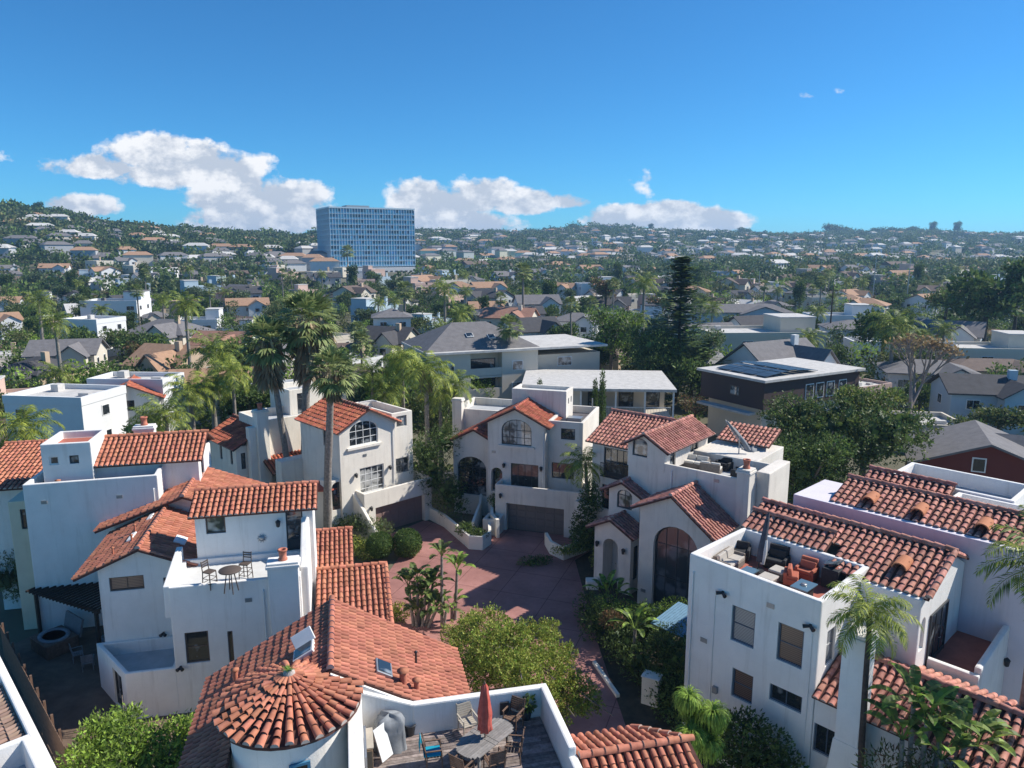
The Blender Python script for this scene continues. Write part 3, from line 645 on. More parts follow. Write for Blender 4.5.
H3.roof([[(-3.9,9.35,9.75),(5.2,9.35,9.75),(5.2,11.4,10.5),(-3.9,11.4,10.5)],[(-3.9,11.4,10.5),(5.2,11.4,10.5),(5.2,12.5,10),(-3.9,12.5,10)]], tileD, [((-3.9,11.4,10.55),(5.2,11.4,10.55))], pitch=.31)
for u in (-2.2,.0,2.6):
    clay_vent(H3.root, u, 10.0, 10.08)
H3.finish()
H4 = House('house', (11.64,25.48), -47, 'white house with a high parapet box behind the rows of tiled roofs at right', wall=stuccoD)
H4.block(rect(-3.6,12.7,.3,13.9), 0, 9.9, bevel=.03)
H4.roof([[(-3.7,12.2,9.95),(.4,12.2,9.95),(.4,13.6,10.55),(-3.7,13.6,10.55)]], tileD, [((-3.7,13.6,10.6),(.4,13.6,10.6))], pitch=.31)
H4.block(rect(-2.9,14,2.8,17.5), 0, 10.3, deck=9.5, floor=deckgrey, t=.22)
H4.block(rect(.45,12.7,5.6,14), 0, 10.2, deck=9.7, floor=deckgrey); H4.finish()
# ---- house corner at the bottom left
x, y, z = at(12, 678, 6)
BL = House('house', (x, y), -46, 'house corner at the bottom left edge with a faded tan tiled roof and white parapet')
BL.block([(0,-4),(.35,-4),(.35,0),(0,0)], 0, 6) ; BL.blocks.pop()
BL.block([(-3,-.3),(7.5,-.3),(7.5,.0),(-3,.0)], 0, 5.95, bevel=.06)
BL.block([(-.3,-4),(7.4,-4),(7.4,-.32),(-.3,-.32)], 0, 4.6)
BL.block([(4.4,-5),(7.5,-5),(7.5,-.3),(4.4,-.3)], 0, 6.1, deck=5.2, floor=deckgrey)
BL.roof([[(-.5,-.35,5.75),(-.5,-4.5,4.8),(4.4,-4.5,4.8),(4.4,-.35,5.75)]], mat('faded_tan_tile',(.36,.24,.18),.85,.2,2,island=.3), pitch=.26)
BL.block([(-3,-3),(-.5,-3),(-.5,-.3),(-3,-.3)], 0, 5.2); BL.finish()
# ============================================================ PLANT BUILDERS
def leafmat(name, c, c2=None, trans=.3, isl=.45, rough=.55): return mat(name, c, rough, .25, .35, .25, island=isl, col2=c2, trans=trans)
lf_mid = leafmat('mid_green_leaf', (.10,.155,.035), (.14,.20,.05)); lf_dark = leafmat('dark_green_leaf', (.052,.088,.026), (.08,.12,.036))
lf_bright = leafmat('bright_green_leaf', (.18,.30,.04), (.26,.36,.06)); lf_olive = leafmat('olive_leaf', (.115,.135,.045), (.16,.17,.06))
lf_yel = leafmat('yellow_green_leaf', (.26,.30,.06), (.34,.36,.08)); lf_grey = leafmat('grey_green_leaf', (.12,.16,.08), (.17,.21,.11))
lf_rust = leafmat('rusty_leaf', (.15,.085,.045), (.20,.11,.06)); lf_palm = leafmat('palm_green', (.11,.17,.04), (.19,.24,.06), .25, .35)
lf_palmy = leafmat('golden_palm_green', (.26,.34,.05), (.38,.40,.07), .3, .35); dead = leafmat('dead_frond_brown', (.20,.15,.085), (.30,.24,.15), .1, .4, .9)
lf_box = leafmat('boxwood_green', (.05,.10,.025), (.075,.135,.035)); lf_yflow = leafmat('yellow_flowering', (.35,.30,.03), (.18,.22,.04), .3)
bark = mat('grey_bark', (.17,.14,.115), .95, .35, 3, bump=.5, bscale=14); palmbark = mat('palm_bark', (.20,.175,.15), .95, .3, 6, bump=.8, bscale=9, col2=(.26,.23,.20))
bark_dk = mat('dark_bark', (.075,.055,.045), .95, .35, 4, bump=.5)
def mesh_quads(name, V, mats, mi=None, extra=None):
    """V: (n,4,3) quads"""
    n = len(V); me = bpy.data.meshes.new(name); me.vertices.add(n*4); me.vertices.foreach_set('co', V.reshape(-1).astype(np.float32))
    me.loops.add(n*4); me.loops.foreach_set('vertex_index', np.arange(n*4, dtype=np.int32))
    me.polygons.add(n); me.polygons.foreach_set('loop_start', np.arange(0, n*4, 4, dtype=np.int32))
    for m in (mats if isinstance(mats, (list,tuple)) else [mats]): me.materials.append(m)
    if mi is not None: me.polygons.foreach_set('material_index', mi.astype(np.int32))
    me.update(); me.validate(); return me
def unit(a): return a / np.maximum(np.linalg.norm(a, axis=-1, keepdims=True), 1e-6)
def leaf_quads(P, D, size, asp, R):
    """rhombic leaves at P pointing along D"""
    n = len(P); S = size * R.uniform(.65, 1.35, (n,1)); B = unit(np.cross(D, unit(R.normal(size=(n,3)))))
    t = P + D*S; m = P + D*S*.45; w = B*S*asp*.5
    return np.stack([P, m+w, t, m-w], 1)
def crown_mesh(name, blobs, n, size, mats, seed=0, asp=.5, droop=.0, shell=.45, clump=0, fill=True):
    R = np.random.default_rng(seed); bl = np.array(blobs, float); w = (bl[:,3]*bl[:,4]+bl[:,4]*bl[:,5]+bl[:,3]*bl[:,5]); w /= w.sum()
    if clump:   # leaves gather in sprays at the ends of twigs
        k = max(1, n//clump); i = R.choice(len(bl), k, p=w); d = unit(R.normal(size=(k,3))); r = R.uniform(shell, 1.08, (k,1))**.7
        c = bl[i,:3] + d*r*bl[i,3:6]; j = np.repeat(np.arange(k), clump); n = len(j)
        D = unit(d[j]*.6 + R.normal(size=(n,3))*.75 + np.array([0,0,.35-droop])); P = c[j] + R.normal(size=(n,3))*size*.55
    else:
        i = R.choice(len(bl), n, p=w); d = unit(R.normal(size=(n,3))); r = R.uniform(shell, 1.05, (n,1))**.7
        P = bl[i,:3] + d*r*bl[i,3:6]; D = unit(d*.7 + R.normal(size=(n,3))*.6 + np.array([0,0,.3-droop]))
    Q = leaf_quads(P, D, size, asp, R)
    if fill:   # denser inner foliage: larger leaf masses well inside the crown
        k = 60*len(bl); i = R.choice(len(bl), k, p=w); d = unit(R.normal(size=(k,3))); r = R.uniform(0, .62, (k,1)); P = bl[i,:3]+d*r*bl[i,3:6]
        a = unit(R.normal(size=(k,3))); b = unit(np.cross(a, R.normal(size=(k,3)))); s = (bl[i,3:6].mean(1)*.17)[:,None]
        Q = np.concatenate([Q, np.stack([P-a*s, P+b*s, P+a*s, P-b*s], 1)])
    mi = R.integers(0, len(mats), len(Q)) if isinstance(mats, (list,tuple)) else None
    return mesh_quads(name, Q, mats, mi)
def tree(name, loc, label, blobs, n, size, mats, trunk_h, trunk_r, seed=0, group=None, cat='tree', bk=None, lean=(0,0), **k):
    """blobs are relative to the tree's base"""
    o = empty(name, loc, 0, label, cat, group); R = random.Random(seed)
    t = MB(); top = Vector((lean[0], lean[1], trunk_h)); t.path([(0,0,-.2),(lean[0]*.3,lean[1]*.3,trunk_h*.5),top], [trunk_r*1.25, trunk_r, trunk_r*.8], 9)
    for b in blobs[:14]:
        c = Vector(b[:3]); m = (top+c)/2 + Vector((R.uniform(-.2,.2),R.uniform(-.2,.2),.1))
        t.path([top - Vector((0,0,.2)), m, c + (c-top)*.25], [trunk_r*.6, trunk_r*.38, trunk_r*.12], 6)
    t.build('trunk', bk or bark, o); link('crown', crown_mesh('crown', blobs, n, size, mats, seed, **k), o); return o
def blobs_round(r, h, z, k=9, seed=0, sq=.62, sub=.5):
    R = random.Random(seed); out = [(0,0,z,r*.7,r*.7,h*.42)]
    for i in range(k):
        a = 2*PI*i/k*1.6 + R.uniform(-.4,.4); q = R.uniform(.45,.75)*r; zz = z + R.uniform(-.55,.75)*h*.5
        s = R.uniform(.32,.5)*r; out.append((q*math.cos(a), q*math.sin(a), zz, s, s, s*sq*R.uniform(.9,1.3)))
    return out
def frond_quads(R, az, el, L, n=20, lw=.5, droop=1.0, wid=.035, origin=(0,0,0)):
    ca, sa = math.cos(az), math.sin(az); Q = []; p = np.array(origin, float); e = el; pts = [p.copy()]; seg = L/n
    for i in range(n):
        p = p + seg*np.array([ca*math.cos(e), sa*math.cos(e), math.sin(e)]); e -= droop*(1.6/n)*(.4+1.3*i/n); pts.append(p.copy())
    side = np.array([-sa, ca, 0])
    for i in range(n):
        a, b = pts[i], pts[i+1]; w = wid*(1-i/n)*.7+.006; Q.append([a-side*w, b-side*w, b+side*w, a+side*w])
        if i < 2: continue
        t = i/n; l = lw*math.sin(PI*(.12+.86*t))**.7; f = unit((b-a)[None])[0]
        for sgn in (-1,1):
            for q in (0,.5):
                base = a + (b-a)*q; jl = l*R.uniform(.8,1.15)
                d = unit((side*sgn*.85 + f*.55 + np.array([0,0,R.uniform(-.45,.15)]))[None])[0]; tip = base + d*jl + np.array([0,0,-.28*jl]); mid = base + d*jl*.5; ww = f*wid*.9
                Q.append([base, mid+ww, tip, mid-ww])
    return Q
def feather_crown(name, seed, nf=24, L=2.6, lw=.62, mats=None, droop=1.0, elmin=-.5):
    R = np.random.default_rng(seed); Q = []
    for k in range(nf):
        el = 1.35 - (1.35-elmin)*(k/(nf-1))**.9 + R.uniform(-.08,.08)
        Q += frond_quads(R, k*2.4+R.uniform(-.2,.2), el, L*R.uniform(.85,1.08), 20, lw, droop)
    Q = np.array(Q); mi = R.integers(0, len(mats), len(Q)) if isinstance(mats,(list,tuple)) else None
    return mesh_quads(name, Q, mats, mi)
def fan_crown(name, seed, nf=62, R0=1.0, blade=.95, mats=None, elmin=-.7, elmax=1.4):
    R = np.random.default_rng(seed); Q = []
    for k in range(nf):
        el = elmax - (elmax-elmin)*k/(nf-1) + R.uniform(-.1,.1); az = k*2.4 + R.uniform(-.25,.25); ca, sa = math.cos(az), math.sin(az)
        d = np.array([ca*math.cos(el), sa*math.cos(el), math.sin(el)]); side = np.array([-sa,ca,0]); up = np.cross(d, side); c = d*R0*R.uniform(.8,1.15)
        Q.append([-side*.02, c-side*.02, c+side*.02, side*.02])
        for j in range(13):
            th = -1.25 + 2.5*j/12; bd = unit((d*math.cos(th)+side*math.sin(th)+up*R.uniform(-.12,.12))[None])[0]; l = blade*(1-.25*abs(th)/1.25)*R.uniform(.85,1.1)
            w = unit(np.cross(bd, up)[None])[0]*.075; m = c + bd*l*.55; tip = c + bd*l + np.array([0,0,-.22*l]); Q.append([c, m+w, tip, m-w])
    return mesh_quads(name, np.array(Q), mats)
def skirt_mesh(name, seed, h=1.7, r=.85, n=800):
    R = np.random.default_rng(seed); z = -R.uniform(0, h, (n,1)); a = R.uniform(0, 2*PI, (n,1)); rr = (r*(1-.45*(-z/h)))*R.uniform(.35,1,(n,1))
    P = np.concatenate([rr*.6*np.cos(a), rr*.6*np.sin(a), z+.25], 1); D = unit(np.concatenate([np.cos(a)*.5, np.sin(a)*.5, -np.ones((n,1))], 1) + R.normal(size=(n,3))*.15)
    return mesh_quads(name, leaf_quads(P, D, .75, .22, R), dead)
FEATH = [feather_crown('frond_crown', s, mats=[lf_palm, lf_palm, lf_palmy]) for s in (1,2)]
FEATY = [feather_crown('frond_crown', s, mats=[lf_palmy, lf_palmy, lf_palm], droop=1.2) for s in (3,4)]
FANC = [fan_crown('fan_crown', s, nf=46, mats=leafmat('grey_palm_green', (.20,.26,.09), (.30,.34,.14), .3, .4)) for s in (5,6)]; SKIRT = [skirt_mesh('dead_frond_skirt', s) for s in (1,2)]
def palm(loc, h, label, kind='feather', size=1.0, tr=.16, lean=(0,0), group=None, seed=0, skirt=0, name='palm_tree'):
    o = empty(name, loc, 0, label, 'palm tree', group); R = random.Random(seed)
    t = MB(); n = 12; P = []; rs = []
    for i in range(n+1):
        f = i/n; P.append((lean[0]*f**1.6 + R.uniform(-.02,.02), lean[1]*f**1.6, -.2+(h+.2)*f)); rs.append(tr*(1.35-.4*f)*(1+R.uniform(-.06,.06)) + (.05 if i == 0 else 0))
    t.path(P, rs, 10); t.build('trunk', palmbark, o)
    me = {'feather': FEATH, 'gold': FEATY, 'fan': FANC}[kind][seed % 2]
    c = link('crown', me, o); c.location = P[-1]; c.scale = (size,)*3; c.rotation_euler = (0,0,R.uniform(0,6))
    if skirt: s = link('dead_frond_skirt', SKIRT[seed % 2], o); s.location = P[-1]; s.scale = (size*skirt, size*skirt, size*skirt*1.1)
    return o
def paddle_quads(R, az, el, L, W, stalk, origin=(0,0,0)):
    ca, sa = math.cos(az), math.sin(az); side = np.array([-sa,ca,0]); p = np.array(origin,float); e = el
    d = np.array([ca*math.cos(e), sa*math.cos(e), math.sin(e)]); q = p + d*stalk; Q = [[p-side*.025, q-side*.02, q+side*.02, p+side*.025]]; p = q
    n = 6
    for i in range(n):
        t0, t1 = i/n, (i+1)/n; w0, w1 = W*math.sin(PI*min(.98,t0*.93+.05))**.6/2, (W*math.sin(PI*min(.98,t1*.93+.05))**.6/2 if i < n-1 else .01)
        d = np.array([ca*math.cos(e), sa*math.cos(e), math.sin(e)]); up = np.cross(side, -d); q = p + d*L/n
        for s in (-1,1): Q.append([p, q, q+side*s*w1+up*w1*.35, p+side*s*w0+up*w0*.35])
        p = q; e -= .22
    return Q
def paddle_plant(loc, label, stems, mats, name='banana_plant', seed=0, leaf=(1.3,.42), trunk=True, group=None, cat='plant'):
    """stems: (dx, dy, height, leaves)"""
    R = np.random.default_rng(seed); o = empty(name, loc, 0, label, cat, group); Q = []; t = MB()
    for dx, dy, h, k in stems:
        if h > .1: t.path([(dx*.5,dy*.5,-.1),(dx*.8,dy*.8,h*.6),(dx,dy,h)], [.11,.09,.08], 8)
        for i in range(k):
            Q += paddle_quads(R, i*2.4+R.uniform(-.3,.3), R.uniform(.35,1.35), leaf[0]*R.uniform(.8,1.2), leaf[1]*R.uniform(.8,1.1), leaf[0]*.55, (dx,dy,h))
    if t.v: t.build('trunk', palmbark, o)
    Q = np.array(Q); mi = R.integers(0, len(mats), len(Q)) if isinstance(mats, list) else None
    link('leaves', mesh_quads('leaves', Q, mats, mi), o); return o
def bush(name, loc, label, blobs, n, size, mats, seed=0, cat='bush', group=None, **k):
    o = link(name, crown_mesh(name, blobs, n, size, mats, seed, **k)); o.location = loc; return tag(o, label, cat, group)
# ============================================================ GROUND OF THE COURTYARD
pav = mat('red_concrete', (.30,.14,.12), .8, .2, .3, .25, .1, 25, col2=(.37,.18,.155), dirt=.45)
nt = pav.node_tree; bs = nt.nodes['Principled BSDF']; src = bs.inputs['Base Color'].links[0].from_socket
br = nt.nodes.new('ShaderNodeTexBrick'); br.offset = 0; br.inputs['Scale'].default_value = 1; br.inputs['Mortar Size'].default_value = .022; br.inputs['Brick Width'].default_value = 3.2; br.inputs['Row Height'].default_value = 3.2
br.inputs['Color1'].default_value = br.inputs['Color2'].default_value = (1,1,1,1); br.inputs['Mortar'].default_value = (.45,.42,.4,1)
tc = nt.nodes.new('ShaderNodeTexCoord'); mp = nt.nodes.new('ShaderNodeMapping'); mp.inputs['Rotation'].default_value = (0,0,.35); nt.links.new(tc.outputs['Object'], mp.inputs['Vector']); nt.links.new(mp.outputs['Vector'], br.inputs['Vector'])
ml = nt.nodes.new('ShaderNodeMix'); ml.data_type = 'RGBA'; ml.blend_type = 'MULTIPLY'; ml.inputs[0].default_value = 1; nt.links.new(src, ml.inputs[6]); nt.links.new(br.outputs['Color'], ml.inputs[7]); nt.links.new(ml.outputs[2], bs.inputs['Base Color'])
q = MB(); q.add([at(*p, .02) for p in ((400,556),(376,540),(425,520),(470,535),(500,528),(570,536),(600,560),(604,640),(640,768),(560,800),(470,768),(380,768),(340,640))], [tuple(range(13))])
o = q.build('courtyard_driveway', pav); tag(o, kind='structure')
earth = mat('planting_soil', (.07,.055,.035), .95, .3, 2, bump=.3)
q = MB(); q.add([at(*p, .03) for p in ((575,560),(600,545),(680,600),(760,700),(860,800),(700,800),(640,768),(600,650))], [tuple(range(8))]); tag(q.build('planting_bed', earth), kind='structure')
q = MB(); q.add([(-27,41,.012),(-30,34,.012),(-17,22,.012),(-15,31,.012),(-19,34,.012),(-20,40,.012)], [tuple(range(6))]); tag(q.build('patio', mat('brown_patio', (.15,.105,.075), .9, .35, .8)), kind='structure')
def low_wall(pts, z, t, label, m=None, name='garden_wall', cat='wall', group=None):
    q = MB(); n = len(pts); L_ = []; R_ = []
    for i, p in enumerate(pts):
        p = Vector(p[:2]); a = Vector(pts[max(i-1,0)][:2]); b = Vector(pts[min(i+1,n-1)][:2]); d = (b-a).normalized(); nn = Vector((-d.y,d.x))*t/2
        L_.append(p+nn); R_.append(p-nn)
    v = [(p.x,p.y,0) for p in L_]+[(p.x,p.y,0) for p in R_]+[(p.x,p.y,z[i] if isinstance(z,(list,tuple)) else z) for i,p in enumerate(L_)]+[(p.x,p.y,z[i] if isinstance(z,(list,tuple)) else z) for i,p in enumerate(R_)]
    f = []
    for i in range(n-1): f += [(i,i+1,2*n+i+1,2*n+i),(n+i+1,n+i,3*n+i,3*n+i+1),(2*n+i,2*n+i+1,3*n+i+1,3*n+i)]
    f += [(0,2*n,3*n,n),(n-1,2*n-1,4*n-1,3*n-1)]
    o = q.add(v, f).build(name, m or stuccoA, bevel=.0); return tag(o, label, cat, group)
def arc_pts(c, r, a0, a1, n=9): return [(c[0]+r*math.cos(a0+(a1-a0)*i/n), c[1]+r*math.sin(a0+(a1-a0)*i/n)) for i in range(n+1)]
low_wall([at(428,518,0)[:2], at(445,527,0)[:2], at(461,541,0)[:2], at(470,549,0)[:2], at(482,550,0)[:2], at(490,544,0)[:2], at(489,530,0)[:2]], 1.05, .22, 'curved cream planter wall between the two garage driveways')
low_wall([at(498,538,0)[:2], at(492,532,0)[:2], at(492,518,0)[:2], at(500,512,0)[:2]], [1.5,1.5,2.0,2.2], .25, 'short stepped cream planter wall just left of the grey garage door')
low_wall([at(546,545,0)[:2], at(551,554,0)[:2], at(563,560,0)[:2], at(585,552,0)[:2], at(600,540,0)[:2]], 1.0, .22, 'cream planter wall under the dark vine right of the grey garage door')
low_wall([at(473,535,0)[:2], at(480,520,0)[:2], at(484,500,0)[:2]], [1.1,1.5,2.6], .2, 'stair side wall rising to the arched entry of the central house')
low_wall([at(380,548,0)[:2], at(366,541,0)[:2], at(352,530,0)[:2], at(340,522,0)[:2]], [.5,1.1,1.9,2.4], .22, 'stepped cream stair wall left of the brown garage door')
low_wall([at(594,664,0)[:2], at(618,698,0)[:2]], .2, .18, 'low cream kerb wall beside the red drive under the hedge')
# ============================================================ GARDEN PLANTS
def G0(px, py, z=0): return at(px, py, z)
b = G0(560,672); b = (b[0]-1.4, b[1]-.6, 0)
def wb(px, py, z, base, r, rz=None): p = at(px, py, z); return (p[0]-base[0], p[1]-base[1], z, r, r, rz or r*.7)
J = at(520,690,0); J = (J[0]-.3, J[1]+.2, 0)
bl = [wb(485,628,4.3,J,1.35,.9), wb(500,648,4.6,J,1.5,1.0), wb(530,640,4.4,J,1.25,.9), wb(468,655,3.7,J,1.1,.9), wb(545,672,4.2,J,1.4,1.0), wb(480,675,3.4,J,1.1,.9), wb(455,635,3.2,J,.7,.6), wb(520,672,4.6,J,1.0,.8), wb(575,690,3.5,J,.9,.7), wb(560,700,3.2,J,1.1,.9), wb(590,700,2.9,J,.6,.6), wb(560,655,3.7,J,.75,.5), wb(470,625,3.5,J,.7,.5), wb(550,630,3.2,J,.5,.6), wb(505,668,3.8,J,1.0,.8)]
tree('leafy_tree', J, 'large yellow green feathery tree beside the deck in the middle of the drive', bl, 42000, .13, [lf_yel, lf_bright, lf_yel, lf_yflow], 2.2, .17, 3, clump=20, asp=.42, shell=.3, fill=False)
# bright tree at the bottom left
b0 = at(140,800,0); b0 = (-12.6,21.5,0)
bl = [wb(105,735,3.6,b0,.95,.7), wb(85,760,3.4,b0,.8,.6), wb(140,745,3.7,b0,.9,.7), wb(180,735,3.2,b0,.75,.7), wb(165,765,3.4,b0,.9,.7), wb(120,770,3.6,b0,1,.7), wb(125,720,3.1,b0,.6,.5), wb(195,760,3.0,b0,.7,.6)]
tree('leafy_tree', b0, 'bright lime green broad leaved tree at the bottom left corner', bl, 9000, .19, [lf_bright, lf_bright, lf_mid], 2.2, .14, 5, clump=9, asp=.42, shell=.45)
# bush at left edge
bush('olive_bush', at(20,610,0), 'loose grey green bush at the left edge beside the pergola', [(0,0,2.2,1.8,1.5,1.5),(-1.4,.4,2.8,1.2,1.2,1.2),(1.1,0,1.5,1.2,1,1),(.3,.6,3.4,1,1,.8)], 5200, .17, [lf_grey, lf_olive], 4, asp=.3, clump=10)
# boxwood balls
for (px, py, z, r, lb) in ((380,545,1.1,.95,'left of the two round clipped boxwood balls by the brown garage'),(407,543,1.0,1.05,'right one of the two round clipped boxwood balls by the brown garage')):
    p = at(px,py,z); k = MB(); k.lathe((0,0,0), [(.02,-.88),(.5,-.66),(.82,-.2),(.82,.2),(.5,.66),(.02,.86)], 14); o = k.build('boxwood_ball', lf_box); o.location = p; o.scale = (r,r,r*.95); tag(o, lb, 'shrub', 'clipped boxwood balls')
    c = link('leaves', crown_mesh('leaves', [(0,0,0,1,1,1)], 6500, .11, [lf_box, lf_mid], 7, shell=.8, fill=False), o)
bush('flowering_shrub', at(352,545,.6), 'yellow and green flowering shrubs beside the boxwood balls', [(0,0,0,1.6,1,.6),(1.3,-1,0,1,1,.6),(-1.2,.6,.2,1,.8,.7)], 2600, .15, [lf_yflow, lf_mid, lf_yel], 8)
bush('flowering_shrub', at(398,612,.5), 'small yellow flowering shrub between roof edge and bird of paradise stems', [(0,0,0,.8,.7,.6)], 900, .12, [lf_yflow, lf_yel], 18)
bush('hedge', at(378,528,1.2), 'grey green agave and shrubs at the foot of the cream stair wall', [(0,0,0,1.2,.9,.8),(-1.6,.4,.2,1.1,.9,.7),(-3,.8,.0,1.0,.9,.8)], 2600, .2, [lf_grey, lf_mid, lf_olive], 9, asp=.25)
bush('flowering_shrub', at(331,545,.8), 'low yellow green planting between the tall palm trunks and tiled roof strip', [(0,0,0,1.8,1.4,.7),(-2,1,0,1.3,1,.7)], 2400, .15, [lf_yflow, lf_yel, lf_mid], 28)
# bird of paradise group in the drive
paddle_plant(at(418,626,0), 'bird of paradise clump with several bare trunks beside the tiled roof', [(-.5,.0,2.5,12),(0,.1,2.9,13),(.5,-.1,2.0,12),(.9,.2,2.5,12),(.2,.4,1.4,10),(1.2,-.3,1.3,10),(-.1,-.2,.8,8),(.8,.1,.9,8)], [lf_mid, lf_palm, lf_dark], 'bird_of_paradise', 1, (.85,.42))
paddle_plant(at(441,628,0), 'tall slim leaning bird of paradise trunk in front of the red drive', [(.1,.2,4.4,12),(.3,0,1.0,6)], [lf_palm, lf_olive], 'bird_of_paradise', 2, (.72,.34))
paddle_plant(at(452,620,0), 'leaning bird of paradise trunk with bright crown beside the shadow edge', [(.35,0,3.2,12),(0,0,.9,6)], [lf_bright, lf_palm], 'bird_of_paradise', 3, (.8,.36))
bush('ground_cover', at(532,562,.2), 'dark green flat shrub standing alone on the red drive', [(0,0,0,1.1,.6,.35),(.8,.4,0,.7,.5,.3)], 900, .16, [lf_dark, lf_mid], 10, asp=.3)
# plants by the central house
bush('planter_shrub', at(478,534,1.0), 'green shrub filling the curved planter at the drive', [(0,0,0,.8,.5,.4),(-1.0,.8,.1,.8,.6,.5)], 1200, .15, [lf_mid, lf_dark], 12)
bush('planter_shrub', at(496,500,2.2), 'small dark shrub in the stepped planter beside the grey garage', [(0,0,0,.7,.6,.5)], 700, .12, [lf_dark, lf_mid], 13)
bush('tall_hedge', at(447,508,1.6), 'tall dark bamboo and shrubs between the two houses at the head of the drive', [(0,0,1.2,1.0,1.1,1.9),(-1.2,1.6,2.4,1.2,1.2,2.8),(.6,1.8,.8,1,1,1.5),(1.0,.4,0,.8,.7,1.0),(-2,3,3.2,1.5,1.4,2.6),(-.3,3.4,4.6,1.4,1.4,1.6)], 7600, .2, [lf_dark, lf_mid, lf_dark], 14, asp=.3, clump=8)
bush('climbing_vine', at(584,528,2.4), 'dark climbing vine hiding the right end of the grey garage', [(0,0,0,1.0,.8,1.7),(.5,.3,2.0,.9,.7,1.3),(-.1,.4,-1.0,.9,.6,.8),(.9,.6,-1.2,.9,.6,.8)], 5000, .15, [lf_dark, lf_dark, lf_mid], 15)
bush('planter_shrub', at(566,550,1.1), 'light green shrub along the planter under the dark vine', [(0,0,0,1.1,.5,.35),(1,.5,0,.8,.5,.35)], 900, .12, [lf_yel, lf_mid], 16)
palm(at(588,545,0), 6.4, 'young palm with stiff fronds between the central house and the gabled house', 'gold', .95, .13, seed=1, lean=(-.3,0))
bush('hedge', at(598,560,.8), 'rounded gold green shrub at the portico corner', [(0,0,0,.6,.55,.7),(0,0,.7,.4,.4,.5)], 1100, .1, [lf_yflow, lf_yel, lf_mid], 17)
q = MB(); q.prism(rect(-.4,-.35,.4,.35), 0, .6); o = q.build('planter_box', stuccoA, loc=at(592,588,0), bevel=.03); tag(o, 'low white planter box beside the portico shrub', 'planter')
# hedge mass on the right of the drive
bush('clipped_hedge', at(640,612,1.9), 'bright clipped hedge running in front of the tall arched window', [(-1.8,.9,0,.8,.7,.5),(-.8,.3,0,.9,.7,.5),(.2,-.2,.05,.9,.7,.5),(1.2,-.2,.1,.9,.7,.5),(2.1,.5,.1,.9,.7,.5),(-.8,.3,-1,1.0,.8,.9),(1.2,0,-1,1.0,.8,.9)], 7000, .1, [lf_mid, lf_bright, lf_box], 20, shell=.7)
bush('garden_shrubs', at(624,645,.9), 'dark mixed shrubs filling the bed right of the red drive', [(0,0,0,1.2,1.1,1.2),(-1,2.2,0,1.1,1,1.2),(-1.4,4,0,.9,1,1.2),(1.4,1.2,.3,1.2,1.1,1.4),(.6,-1.8,0,1.1,1,1.1),(1.2,-3.2,-.1,1.1,1,1),(2.2,-1.2,.3,1.2,1,1.3),(2.0,-4.4,-.2,1,1,.9)], 9500, .17, [lf_dark, lf_dark, lf_mid], 21, asp=.35, clump=6)
bush('garden_shrubs', at(645,565,1.2), 'dark green shrubs at the foot of the portico', [(0,0,0,1.3,.9,1),(-1.4,.6,0,.9,.7,.9)], 2600, .13, [lf_dark, lf_mid], 22)
bush('tall_hedge', at(680,668,1.8), 'dark round hedge against the tall white terrace house', [(0,0,0,1.1,1,1.5),(-.6,.9,.2,1,.9,1.3),(.5,1.2,.4,1,.9,1.4),(.6,-.9,-.4,.9,.8,1.1),(-.3,1.9,0,1,.9,1.3)], 6500, .1, [lf_dark, lf_dark, lf_mid], 23, shell=.75)
bush('rusty_shrub', at(612,620,1.7), 'rust brown feathery shrub in the bed right of the drive', [(0,0,0,.7,.6,.5)], 900, .16, [lf_rust, lf_rust, lf_olive], 24, asp=.3)
paddle_plant(at(606,612,.4), 'white bird of paradise with wide leaves at the drive corner', [(0,0,.9,8),(.6,.1,.7,6)], [lf_bright, lf_mid], 'bird_of_paradise', 5, (1.15,.36))
paddle_plant(at(634,655,.6), 'bird of paradise with shiny leaves above the dark shrubs', [(0,0,1.5,9)], [lf_bright, lf_mid], 'bird_of_paradise', 6, (1.0,.32))
def papyrus(loc, label, heads, seed=0):
    R = np.random.default_rng(seed); o = empty('papyrus_plant', loc, 0, label, 'plant', 'weeping papyrus plants'); Q = []; t = MB()
    for dx, dy, h, r in heads:
        t.path([(dx*.3,dy*.3,0),(dx*.7,dy*.7,h*.6),(dx,dy,h)], [.04,.03,.025], 6)
        for k in range(420):
            az = R.uniform(0,2*PI); e = R.uniform(-.1,1.45); p = np.array([dx,dy,h]); l = r*R.uniform(.75,1.15); n = 5
            for i in range(n):
                q = p + l/n*np.array([math.cos(az)*math.cos(e), math.sin(az)*math.cos(e), math.sin(e)]); s = np.array([-math.sin(az),math.cos(az),0])*.013
                Q.append([p-s,q-s,q+s,p+s]); p = q; e -= .55
    t.build('stems', lf_palm, o); link('leaves', mesh_quads('leaves', np.array(Q), lf_bright), o)
p = at(700,712,6.0); papyrus((p[0],p[1],0), 'bright weeping papyrus with fountain heads at the foot of the terrace house', [(-.35,.3,6.3,.75),(.45,.0,5.9,.85),(-.35,-.3,5.3,.8),(.2,-.4,5.0,.8),(-.1,.5,5.6,.7),(.5,.4,5.3,.7)], 3)
p = (9.1,26.2,0)
tree('dark_shrub_tree', (9.3,26.0,0), 'dark leafed shrub in front of the lower windows of the terrace house', [(0,0,3.4,.9,.8,.7),(.9,-.5,3.0,.8,.7,.6),(-.6,.4,3.0,.7,.7,.7),(.2,-.2,2.3,1.3,1.1,.7),(1.3,-.8,2.3,.8,.8,.6),(-.8,.8,1.8,1,.9,.8),(.6,-.6,1.2,1.6,1.4,.9)], 4800, .16, [lf_dark, lf_mid, lf_dark], 1.4, .09, 31, asp=.5)
